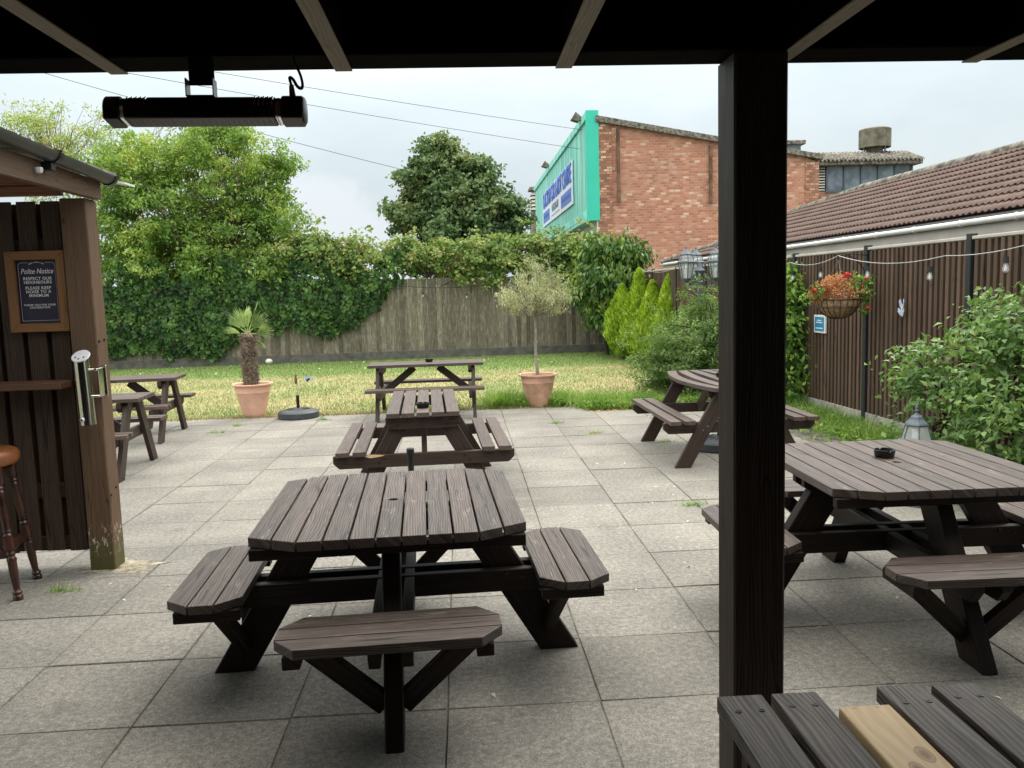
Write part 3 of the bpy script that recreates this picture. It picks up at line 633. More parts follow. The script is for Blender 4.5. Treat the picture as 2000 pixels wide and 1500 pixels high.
V, F = leaves(P, rng.normal(size=P.shape) * .5 + np.array([0, 0, 1]), .07 * rng.uniform(.5, 1.3, 2600), .5, rng, .2, 4)
o4 = np_mesh('ground_cover', V, F, L['weed']); tag(o4, 'low broad leaved weeds between the patio and the shrub', 'weeds', kind='stuff')
Q = np.concatenate([np.array(c) + rng.normal(size=(420, 2)) * np.array([.13, .07]) for c in ((.50, 11.62), (.62, 11.75), (1.35, 11.55), (1.75, 11.3), (2.3, 11.2))])
o11 = blades('pot_side_weeds', Q, .22, .008, L['weed'], rng, .6); tag(o11, 'taller tufts of green weeds either side of the olive pot', 'weeds', kind='stuff')
# weeds at the foot of the right fence
n = 5200; yy = rng.uniform(6.6, 11.2, n); xx = 4.36 - np.abs(rng.normal(size=n)) * .30 * np.clip((yy - 6) / 3, .35, 1)
o5 = blades('fence_weeds', np.stack([xx, yy], 1), .17, .008, L['weed'], rng, .7); tag(o5, 'green weeds growing along the foot of the right fence', 'weeds', kind='stuff')
P = np.stack([4.3 - np.abs(rng.normal(size=1800)) * .38, rng.uniform(6.6, 11, 1800), rng.uniform(.01, .1, 1800)], 1)
V, F = leaves(P, rng.normal(size=P.shape) * .5 + np.array([0, 0, 1]), .06 * rng.uniform(.5, 1.3, 1800), .6, rng, .2, 4)
o6 = np_mesh('bed_ground_cover', V, F, L['weed']); tag(o6, 'creeping leafy weeds in the bed beside the right fence', 'weeds', kind='stuff')
# tufts in the joints
cent = [(-2.9, 10.75), (-3.0, 10.25), (-1.85, 11.0), (2.3, 6.95), (1.67, 5.97), (2.07, 8.5), (1.1, 10.0), (1.45, 9.2), (2.55, 8.4), (-2.28, 4.72), (3.0, 8.0), (3.1, 7.9), (-.2, 11.3)]
Q = np.concatenate([np.array(c) + rng.normal(size=(60, 2)) * np.array([.05, .02]) for c in cent])
o7 = blades('joint_tufts', Q, .045, .004, L['weed'], rng, 1.0, 0.0); tag(o7, 'small green tufts growing in the paving joints', 'weeds', kind='stuff')
# fallen petals, leaves and scraps
n = 170; P = np.stack([rng.uniform(-7, 4, n), 18.2 + rng.random(n) * 3, np.full(n, .02)], 1); P[:150, 0] = rng.uniform(-8, 2, 150)
V, F = leaves(P, rng.normal(size=P.shape) * .3 + np.array([0, 0, 1]), .045 * rng.uniform(.4, 1.3, n), .6, rng, .1, 4)
o8 = np_mesh('fallen_petals', V, F, M['litter']); tag(o8, 'pale petals scattered on the grass near the back fence', 'petals', kind='stuff')
n = 90; P = np.stack([rng.uniform(-2.5, 3, n), rng.uniform(2.9, 10.5, n), np.full(n, .006)], 1)
V, F = leaves(P, rng.normal(size=P.shape) * .15 + np.array([0, 0, 1]), .022 * rng.uniform(.4, 1.5, n), .5, rng, .1, 4)
o9 = np_mesh('paving_scraps', V, F, M['litter']); tag(o9, 'tiny pale scraps scattered on the paving', 'litter', kind='stuff')
n = 900; xx = rng.uniform(-6, 4.2, n); yy = np.where(xx < 1.6, 11.5, 10.93) + rng.normal(size=n) * .06
V, F = leaves(np.stack([xx, yy, np.full(n, .008)], 1), rng.normal(size=(n, 3)) * .3 + np.array([0, 0, 1]), .04 * rng.uniform(.4, 1.3, n), .5, rng, .2, 4)
o10 = np_mesh('dead_leaves', V, F, L['dry']); tag(o10, 'brown dead leaves lying along the far edge of the patio', 'leaves', kind='stuff')

# ---- right fence
rf = thing('right_fence', (4.44, 7.12, 0), 0, 'tall dark brown board fence with grey posts along the right side', 'fence')
posts = [(4.44, 3.5), (4.44, 5.3), (4.44, 7.12), (4.42, 8.95), (4.36, 10.78), (4.30, 12.6), (4.25, 14.4), (4.2, 16.2), (4.15, 18.0), (4.08, 19.8), (4.0, 21.45)]
off = Vector((4.44, 7.12, 0)); rg = random.Random(9)
for i, (x, y) in enumerate(posts[:-1]):
    mb = MB(); mb.box(x - .03 - off.x, x + .035 - off.x, y - .035 - off.y, y + .035 - off.y, -.08, 1.99, 'z'); mb.build('fence_post', M['post_metal'], rf, bevel=.004)
for i in range(len(posts) - 1):
    a = Vector((*posts[i], 0)) - off; b = Vector((*posts[i + 1], 0)) - off; X = (b - a).normalized(); Ln = (b - a).length - .07; a = a + X * .035
    mb = MB(); nb = 20; w = Ln / nb
    Yn = Vector((0, 0, 1)); Zn = X.cross(Yn)       # points to +x
    for k in range(nb):
        s = k * w; top = 1.93 + rg.uniform(-.003, .003)
        mb.prism([(s + .002, .17), (s + w * .56, .17), (s + w * .56, top), (s + .002, top)], a - Zn * .016, X, Yn, .03, 1)
        mb.prism([(s + w * .5, .171), (s + w * 1.03, .171), (s + w * 1.03, top - .003), (s + w * .5, top - .003)], a + Zn * .014, X, Yn, .014, 1)
    mb.build('fence_panel', M['fence_right'], rf)
    mb = MB(); mb.prism([(0, -.08), (Ln, -.08), (Ln, .165), (0, .165)], a - Zn * .02, X, Yn, .04, 0); mb.build('gravel_board', M['concrete'], rf, bevel=.004)
    mb = MB(); mb.prism([(0, 1.937), (Ln, 1.937), (Ln, 1.965), (0, 1.965)], a - Zn * .022, X, Yn, .045, 0); mb.build('capping_strip', M['fascia'], rf, bevel=.004)

# ---- bungalow behind the right fence
bg_ = thing('bungalow', (6.0, 13, 0), 0, 'low house with brown tiled roof and white gutter behind the right fence', 'house')
off = Vector((6.0, 13, 0))
mb = MB(); mb.box(0, .25, -9.5, 9.9, -.1, 2.02, 'x', False); mb.box(.25, 3.6, 9.65, 9.9, -.1, 2.02, 'x', False); mb.build('wall', M['render'], bg_)
EX, EZ, SL = 5.6, 2.275, .5; RX = 7.8
rows = 10; cs = (RX - EX) / rows; sub = 3; ys = np.arange(2.5, 23.2, .0285)
bnd = lambda x: np.interp(x, [5.5, 6.1, 7.3, 7.8, 8], [23.0, 20.3, 18.5, 16.2, 16.2])
V = []; F = []
phase = (ys / .114) % 1; prof = .022 * np.where(phase < .55, np.sin(phase / .55 * np.pi), -.18 * np.sin((phase - .55) / .45 * np.pi))
for r in range(rows):
    x0 = EX + r * cs; x1 = x0 + cs + .03
    lines = [(x0, .036 + (x0 - EX) * SL), (x1, .0 + (x1 - EX) * SL)]
    b = len(V); m = len(ys)
    for (x, z), th in (((x0 + .05, (x0 + .05 - EX) * SL), 1), ((x0 + .05, (x0 - EX) * SL + .026), 1), ((x0, (x0 - EX) * SL + .022), 1), (lines[0], 1), (lines[1], 1)):
        V += [(x - off.x, y - off.y, EZ + z + p * th) for y, p in zip(ys, prof)]
    for j in range(m - 1):
        if ys[j] > bnd(x0 + cs * .5): break
        for q in (0, 1, 2, 3): F.append([b + q * m + j, b + q * m + j + 1, b + (q + 1) * m + j + 1, b + (q + 1) * m + j])
roof = np_mesh('roof', V, F, M['tile'], bg_)
mb = MB(); mb.prism([(5.55, 3.0), (5.55, 22.9), (6.1, 20.2), (7.3, 18.4), (7.8, 16.2), (7.8, 3.0)], (-off.x, -off.y, 0), (1, 0, 0), (0, 1, 0), .01, 0)
for i, v in enumerate(mb.v): mb.v[i] = (v[0], v[1], EZ - .012 + v[2] + (v[0] + off.x - EX) * SL)
mb.build('roof_underlay', M['black_metal'], bg_)
mb = MB(); mb.poly([(7.8 - 6, 16.2 - 13, 3.37), (7.8 - 6, 2.5 - 13, 3.37), (10.6 - 6, 2.5 - 13, 1.98), (10.6 - 6, 23 - 13, 1.98)]); mb.poly([(7.8 - 6, 16.2 - 13, 3.37), (10.6 - 6, 23 - 13, 1.98), (5.5 - 6, 23 - 13, 2.2), (6.1 - 6, 20.2 - 13, 2.5), (7.3 - 6, 18.4 - 13, 3.1)])
mb.build('rear_roof', M['tile'], bg_)
mb = MB(); mb.tube([(7.8 - 6, y - 13, 3.37) for y in np.arange(2.6, 16.3, .45)], .09, 10); mb.tube([(1.8, 3.2, 3.37), (1.3, 5.45, 3.13), (.1, 7.25, 2.54), (-.45, 9.9, 2.27)], .075, 8); mb.build('ridge_tiles', M['roof_grey'], bg_, smooth=True)
mb = MB(); mb.box(-.42, -.39, -10, 10.0, 2.03, 2.17, 'y'); mb.build('fascia', M['fascia'], bg_, bevel=.003)
mb = MB(); mb.box(-.389, 0, -10, 10.0, 2.03, 2.045, 'y'); mb.build('soffit', M['fascia'], bg_)
mb = MB(); mb.tube([(-.455, -10, 2.205), (-.455, 10.1, 2.205)], .034, 10); mb.build('gutter', M['white_plastic'], bg_, smooth=True)
for y in np.arange(-7.7, 10, .95): mb = MB(); mb.tube([(-.455, y - .012, 2.205), (-.455, y + .012, 2.205)], .041, 10); mb.build('gutter_clip', M['white_plastic'], bg_)

# ---- brick works building far right, with green hoarding on its side
gb = thing('brick_workshop', (8.4, 28, 0), 0, 'tall orange brick workshop with a sloping concrete topped gable', 'building')
o_ = (8.4, 28, 0)
def gz(x): return 7.02 - .18 * (x - 4.63)
mb = MB(); X0, X1 = 4.62, 11.65
mb.prism([(X0 + .5, 0), (X1, 0), (X1, gz(X1)), (X0 + .5, gz(X0 + .5))], (-8.4, .35, 0), (1, 0, 0), (0, 0, 1), .3, 0, False)
# side wall, running back behind the hoarding
d = Vector((.002, 1, 0)).normalized(); mb.prism([(.36, 0), (22, 0), (22, 6.7), (.36, 6.7)], (X0 - 8.4, 0, 0), d, (0, 0, 1), .3, 0, False)
mb.build('wall', M['brick'], gb)
mb = MB(); mb.prism([(X0, 0), (X0 + .5, 0), (X0 + .5, gz(X0 + .5)), (X0, gz(X0))], (-8.4, .36, 0), (1, 0, 0), (0, 0, 1), .36, 0, False); mb.build('corner_pier', M['brick_pier'], gb)
mb = MB(); mb.prism([(X1, 0), (X1 + .45, 0), (X1 + .45, gz(X1 + .45) - .1), (X1, gz(X1) - .02)], (-8.4, .36, 0), (1, 0, 0), (0, 0, 1), .36, 0, False); mb.build('corner_pier', M['brick_pier'], gb)
mb = MB(); mb.prism([(X0 - .03, gz(X0)), (X1 + .55, gz(X1 + .55)), (X1 + .55, gz(X1 + .55) + .17), (X0 - .03, gz(X0) + .2)], (-8.4, .45, 0), (1, 0, 0), (0, 0, 1), .55, 0); mb.build('coping', M['roof_grey'], gb, bevel=.01)
mb = MB(); mb.tube([(5.32 - 8.4, -.07, gz(5.3) - .1), (5.32 - 8.4, -.07, 4.4)], .06, 8); mb.tube([(11.5 - 8.4 - 3, -.0, gz(8.5)), (8.5 - 8.4, -.03, 4.4)], .04, 8) if False else None
mb.build('drainpipe', M['rust'], gb, smooth=True)
mb = MB(); mb.tube([(8.42 - 8.4, -.07 + .05, gz(8.42) - .12), (8.42 - 8.4, -.02, 4.3)], .06, 8); mb.build('drainpipe', M['rust'], gb, smooth=True)
mb = MB(); d2 = Vector((.002, 1, 0)).normalized(); mb.prism([(-.02, 2.4), (16, 2.4), (16, 3.86), (-.02, 3.86)], (X0 - 8.4 - .03, 0.01, 0), d2, (0, 0, 1), .04, 0); mb.build('render_band', M['render'], gb)
mb = MB(); mb.poly([(X0 - 8.4, .4, gz(X0)), (X1 + .4 - 8.4, .4, gz(X1 + .4)), (X1 + .4 - 8.4, 20, gz(X1 + .4)), (X0 + .5 - 8.4, 20, gz(X0))]); mb.build('roof', M['roof_grey'], gb)
# patched bricks
mb = MB(); mb.prism([(7.0, 4.25), (7.45, 4.25), (7.45, 4.75), (7.0, 4.75)], (-8.4, .046, 0), (1, 0, 0), (0, 0, 1), .0, 0) if False else None

# clerestory and ventilator on the roof beyond
cl = thing('roof_lantern', (13.9, 30, 0), 0, 'grey glazed roof lantern with louvre and corrugated roof above the tiled roof', 'roof lantern')
mb = MB(); mb.box(-1.2, 3.1, 0, 3, 0, 4.83, 'x', False); mb.build('wall', M['brick_pier'], cl)
mb = MB(); mb.box(-.62, 2.5, .05, 2.6, 4.83, 5.9, 'x', False); mb.build('glazing', M['window_grey'], cl)
mb = MB()
for x in (-.64, .0, .63, 1.26, 1.88, 2.5): mb.box(x - .03, x + .03, -.01, .06, 4.84, 5.9, 'z')
mb.box(-.7, 2.54, -.03, .06, 4.78, 4.86, 'x'); mb.build('glazing_bars', M['lamp_grey'], cl)
mb = MB()
for k in range(11): mb.prism([(-1.05, 0), (-.72, 0), (-.72, .05), (-1.05, .05)], (0, 0, 4.86 + k * .095), (1, 0, 0), (0, .5, 1), .02, 0)
mb.build('louvre', M['fascia'], cl)
mb = MB(); mb.box(-1.07, -.71, .04, .2, 4.83, 5.9, 'x'); mb.build('louvre_back', M['black_metal'], cl)
V = []; F = []; xs = np.arange(-1.3, 2.8, .035); pz = .045 * np.sin(xs / .15 * 2 * np.pi)
for (y, z, t) in ((-.3, 5.86, 0), (-.3, 5.9, 0), (.9, 6.32, 0), (2.9, 6.1, 0)): V += [(x, y, z + .02 * (x > 99) + p) for x, p in zip(xs, pz)]
m = len(xs)
for q in range(3):
    for j in range(m - 1): F.append([q * m + j, q * m + j + 1, (q + 1) * m + j + 1, (q + 1) * m + j])
np_mesh('corrugated_roof', V, F, M['roof_grey'], cl)
mb = MB(); mb.box(-1.3, 2.78, -.24, .9, 5.72, 5.9, 'x'); mb.build('roof_edge', M['roof_grey'], cl, bevel=.02)
ve = thing('ventilator_cowl', (15.5, 31, 6.2), 0, 'round weathered ventilator drum on top of the roof lantern', 'ventilator')
mb = MB(); mb.lathe([(.29, -.1), (.29, .45)], 24); mb.build('neck', M['vent'], ve, smooth=True)
mb = MB(); mb.lathe([(.53, .27), (.56, .28), (.56, .93), (.5, .97), (.0, .99)], 28); mb.lathe([(.53, .27), (.53, .9)], 28); mb.build('drum', M['vent'], ve, smooth=True)
mb = MB()
for k in range(4):
    a = k * math.pi / 2 + .3; mb.tube([(.53 * math.cos(a), .53 * math.sin(a), .35), (.45 * math.cos(a), .45 * math.sin(a), -.05)], .022, 6)
mb.build('strut', M['grey_steel'], ve)
rl = thing('small_roof_lantern', (11.6, 31, 5.6), 0, 'small grey rooflight half hidden behind the canopy post', 'rooflight')
mb = MB(); mb.box(-.9, 1.1, 0, 1.6, .0, 1.05, 'x'); mb.build('glazing', M['window_grey'], rl)
mb = MB(); mb.box(-1, 1.24, -.15, 1.8, 1.05, 1.2, 'x'); mb.build('roof', M['roof_grey'], rl, bevel=.02)
lv = thing('louvred_tower', (4.95, 52, 0), 0, 'weathered stone turret with a louvred top left of the green hoarding', 'turret')
mb = MB(); mb.lathe([(.95, 0), (.75, 5.0), (.62, 6.4)], 4, phase=math.pi / 4); mb.build('shaft', M['roof_grey'], lv)
mb = MB()
for k in range(5): mb.lathe([(.60, 6.45 + k * .22), (.72, 6.45 + k * .22), (.60, 6.6 + k * .22)], 4, phase=math.pi / 4)
mb.build('louvre', M['render'], lv)
mb = MB(); mb.lathe([(.55, 6.4), (.55, 7.6), (.86, 7.62), (.8, 7.8), (0, 7.9)], 4, phase=math.pi / 4); mb.build('cap', M['roof_grey'], lv)

# ---- text helper
def text(body, size, mat, parent, mw, name='lettering', sx=1.0, shear=0, space=1.0, bold=0, align='CENTER', ext=.001):
    cu = bpy.data.curves.new(name, 'FONT'); cu.body = body; cu.size = size; cu.align_x = align; cu.align_y = 'CENTER'; cu.shear = shear; cu.space_character = space; cu.offset = bold; cu.extrude = ext; cu.resolution_u = 3
    o = bpy.data.objects.new(name, cu); COL.objects.link(o)
    bpy.context.view_layer.update(); dg = bpy.context.evaluated_depsgraph_get()
    me = bpy.data.meshes.new_from_object(o.evaluated_get(dg)); bpy.data.objects.remove(o); bpy.data.curves.remove(cu)
    me.transform(mw @ Matrix.Diagonal((sx, 1, 1, 1))); me.materials.clear(); me.materials.append(mat); me.name = name
    ob = bpy.data.objects.new(name, me); COL.objects.link(ob); ob.parent = parent; return ob

# ---- green hoarding
ho = thing('green_hoarding', (4.33, 28, 3.84), 0, 'long weathered green signboard fixed to the side of the brick workshop', 'signboard')
SX, SY = 4.33, 28; d = Vector((.002, 1, 0)).normalized(); nrm = Vector((-1, .002, 0)).normalized(); H = 3.52; Lh = 20
def hp(s, z, o=0): return d * s + Vector((0, 0, z)) + nrm * o
mb = MB(); mb.prism([(.02, 0), (Lh, 0), (Lh, H), (.02, H)], -nrm * .02, d, (0, 0, 1), .24, 0); mb.build('board', M['green_weathered'], ho)
mb = MB(); mb.prism([(-.04, -.0), (.018, -.0), (.018, H + .03), (-.04, H + .03)], nrm * .06, d, (0, 0, 1), .42, 1); mb.build('end_trim', M['green_edge'], ho, bevel=.006)
mb = MB(); mb.prism([(.05, .003), (Lh, .003), (Lh, .36), (.05, .36)], nrm * .05, d, (0, 0, 1), .065, 0); mb.prism([(.05, H - .24), (Lh, H - .24), (Lh, H + .01), (.05, H + .01)], nrm * .05, d, (0, 0, 1), .065, 0); mb.build('edge_trim', M['green_trim'], ho, bevel=.006)
pn = MB(); pn.prism([(3.7, .93), (15.2, .93), (15.2, 2.55), (3.7, 2.55)], nrm * .035, d, (0, 0, 1), .03, 0); pnl = pn.build('sign_panel', M['sign_panel'], ho)
def tm(s, z, o=.05):
    X = -d; Y = Vector((0, 0, 1)); Zv = X.cross(Y); p = d * s + Y * z + nrm * o
    return Matrix(((X.x, Y.x, Zv.x, p.x), (X.y, Y.y, Zv.y, p.y), (X.z, Y.z, Zv.z, p.z), (0, 0, 0, 1)))
text('CLACTON CAR & MOT CENTRE', 1.02, M['blue_ink'], pnl, tm(9.45, 2.1), 'lettering', .745, 0, 1.0, .012, ext=.01)
text('01255 221417', .44, M['grey_ink'], pnl, tm(9.6, 1.45), 'lettering', 1.0, 0, 1.0, .004, ext=.01)
for s0, s1 in ((4.1, 7.4), (12.0, 14.9)):
    mb = MB(); mb.prism([(s0, 1.08), (s1, 1.08), (s1, 1.6), (s0, 1.6)], nrm * .045, d, (0, 0, 1), .02, 0); mb.build('blue_box', M['blue_ink'], pnl, bevel=.05)
    mb = MB(); q = s0 + .3
    while q < s1 - .35: mb.prism([(q, 1.27), (q + .16, 1.27), (q + .16, 1.43), (q, 1.43)], nrm * .05, d, (0, 0, 1), .004, 0); q += .24
    mb.build('small_print', M['dark_ink'], pnl)
mb = MB(); mb.prism([(8.0, 1.1), (11.2, 1.1), (11.2, 1.17), (8.0, 1.17)], nrm * .04, d, (0, 0, 1), .004, 0); mb.build('small_print', M['grey_ink'], pnl)
for k, s in enumerate((1.3, 12.0)):
    fl = thing('floodlight', (4.33 + .002 * s, 28 + s, 3.84 + H), 0, ['grey floodlight on top of the hoarding near the brick corner', 'grey floodlight halfway along the top of the hoarding'][k], 'floodlight', 'floodlights on the green hoarding')
    mb = MB(); mb.tube([(0.05, 0, -.15), (-.05, 0, .08), (-.3, 0, .12)], .045, 6); mb.build('arm', M['grey_steel'], fl)
    mb = MB(); mb.prism([(-.13, -.2), (.13, -.2), (.2, .16), (-.2, .16)], (-.26, -.22, .06), (.55, 0, .85), (-.8, 0, .45), -.42, 0); mb.build('lamp_head', M['vent'], fl, bevel=.02); fl.scale = (.75, .75, .75)

# ---- overhead wires
def wire(label, a, b, sag, r=.0075):
    pts = [(a[0] + (b[0] - a[0]) * t, a[1] + (b[1] - a[1]) * t, a[2] + (b[2] - a[2]) * t - sag * 4 * t * (1 - t)) for t in np.linspace(0, 1, 18)]
    mb = MB(); mb.tube(pts, r, 5); o = mb.build('overhead_wire', M['cable_black']); tag(o, label, 'wire', 'telephone wires crossing the sky')
wire('lowest overhead wire, dropping steeply towards the dark sycamore', (-14.5, 23, 8.8), (-1.2, 27, 5.35), .12)
wire('middle overhead wire reaching the green hoarding lower down', (-15.5, 20.5, 8.45), (4.3, 29.6, 6.42), .10)
wire('upper overhead wire reaching the top of the green hoarding', (-14.5, 20.5, 8.55), (4.25, 28.6, 6.88), .10)

# ================================================================== CANOPY over the camera
ca = thing('timber_canopy', (.83, 2.375, 0), 0, 'dark timber canopy overhead with beam, pale rafters and square post', 'canopy'); OX, OY = .83, 2.375
def bxc(name, mat, x0, x1, y0, y1, z0, z1, g, bev=.004):
    mb = MB(); mb.box(x0 - OX, x1 - OX, y0 - OY, y1 - OY, z0, z1, g); return mb.build(name, mat, ca, bevel=bev)
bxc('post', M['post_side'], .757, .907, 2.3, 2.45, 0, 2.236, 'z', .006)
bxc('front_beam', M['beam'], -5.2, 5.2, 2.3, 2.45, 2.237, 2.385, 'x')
for x0 in (-2.14, -1.53, -.915, -.303, .314, .925, 1.505, 2.12):
    dv = Vector((0, 1, 0)); e = Vector((x0 - OX, 2.452 - OY, 0))
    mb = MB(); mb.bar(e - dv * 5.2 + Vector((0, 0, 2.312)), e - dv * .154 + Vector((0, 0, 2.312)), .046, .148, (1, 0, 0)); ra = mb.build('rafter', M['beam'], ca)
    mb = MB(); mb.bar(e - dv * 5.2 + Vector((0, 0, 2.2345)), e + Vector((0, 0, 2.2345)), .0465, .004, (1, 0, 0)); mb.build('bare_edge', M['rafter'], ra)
bxc('roof_deck', M['deck'], -5.3, 5.3, -3.4, 2.62, 2.387, 2.41, 'y')
bxc('back_light_blocker', M['hut_slat'], -5.3, 5.3, -3.5, -3.38, -.03, 2.386, 'z')  # unseen wall added behind the camera to keep light off the post front

bxc('side_light_blocker', M['hut_slat'], -5.3, -5.2, -3.37, .6, -.03, 2.386, 'z'); bxc('side_light_blocker', M['hut_slat'], 5.2, 5.3, -3.37, .6, -.03, 2.386, 'z')  # unseen walls added at both sides to darken the rear of the canopy

# ---- patio heater on the beam
ht = thing('patio_heater', (-.645, 2.27, 2.126), rad(3), 'long black electric patio heater hanging from the canopy beam', 'heater')
tilt = Matrix.Rotation(rad(-9), 3, 'X')
def rotx(mb, c=(0, 0, 0)):
    for i, v in enumerate(mb.v):
        w = tilt @ Vector((v[0], v[1], v[2])); mb.v[i] = (w.x, w.y, w.z)
def half(x0, x1, r, n=14, open_=False):
    """trough: rounded back, flat front opening"""
    mb = MB(); ring = [(math.cos(a) * r, math.sin(a) * r) for a in np.linspace(rad(-20), rad(200), n)]
    ring = ring + [(-r * .94, -r * .78), (r * .94, -r * .78)]
    mb.prism(ring, (x0, 0, 0), (0, 1, 0), (0, 0, 1), x1 - x0, 1); return mb
for nm, a, b, r, mt in (('shell', -.185, .185, .036, 'heater'), ('end_cap', -.236, -.197, .0385, 'heater'), ('end_cap', .2, .255, .0385, 'heater'), ('steel_band', -.198, -.184, .034, 'steel'), ('steel_band', .184, .201, .034, 'steel')):
    mb = half(a, b, r); rotx(mb); mb.v = [(x, y, z - .035) for x, y, z in mb.v]; mb.build(nm, M[mt], ht, bevel=.003, smooth=True)
mb = MB(); mb.lathe([(.036, 0), (.03, .004), (0, .005)], 20, (0, 0, 0), axis=Matrix.Rotation(rad(90), 3, 'Y')); mb.v = [(x + .257, y, z - .035) for x, y, z in mb.v]; mb.build('cap_disc', M['grey_steel'], ht, smooth=True)
mb = MB()
for k in range(26): x = -.185 + k * .015; mb.box(x, x + .0012, -.029, .029, -.0288, -.0262, 'y')
rotx(mb); mb.v = [(x, y, z - .035) for x, y, z in mb.v]; mb.build('grille', M['grey_steel'], ht)
for s in (-1, 1):
    mb = MB()
    for k in range(5):
        x = s * (.135 + k * .011); mb.tube([(x, -.0365 * math.cos(a), .0365 * math.sin(a) - .035) for a in np.linspace(rad(10), rad(120), 7)], .0028, 5)
    mb.build('vent_slots', M['steel'], ht)
mb = MB(); mb.box(-.035, .03, .018, .0225, .035, .112, 'z'); mb.build('bracket_plate', M['heater'], ht, bevel=.004)
mb = MB(); mb.box(-.036, -.033, -.02, .022, .003, .045, 'z'); mb.box(.031, .034, -.02, .022, .003, .045, 'z'); mb.box(-.036, .034, -.02, .022, .0, .003, 'x'); mb.build('bracket_yoke', M['grey_steel'], ht)
mb = MB(); mb.tube([(.228, 0, -.002), (.226, .0, .03)], [.009, .006], 8); mb.build('cable_gland', M['hemp'], ht)
pts = [Vector(p) for p in ((.227, 0, .028), (.221, -.004, .052), (.232, -.005, .046), (.243, -.005, .022), (.256, 0, .022), (.252, .005, .055), (.236, .012, .09), (.230, .016, .12))]
for _k in range(3): pts = [pts[0]] + [q for a, b in zip(pts[:-1], pts[1:]) for q in (a * .75 + b * .25, a * .25 + b * .75)] + [pts[-1]]
mb = MB(); mb.tube(pts, .004, 6); mb.build('cable', M['cable_black'], ht, smooth=True)

# ================================================================== PICNIC TABLES
def oct_ext(x, hx, hy, cx, cy):
    return hy if abs(x) < hx - cx else hy - cy * (abs(x) - (hx - cx)) / cx

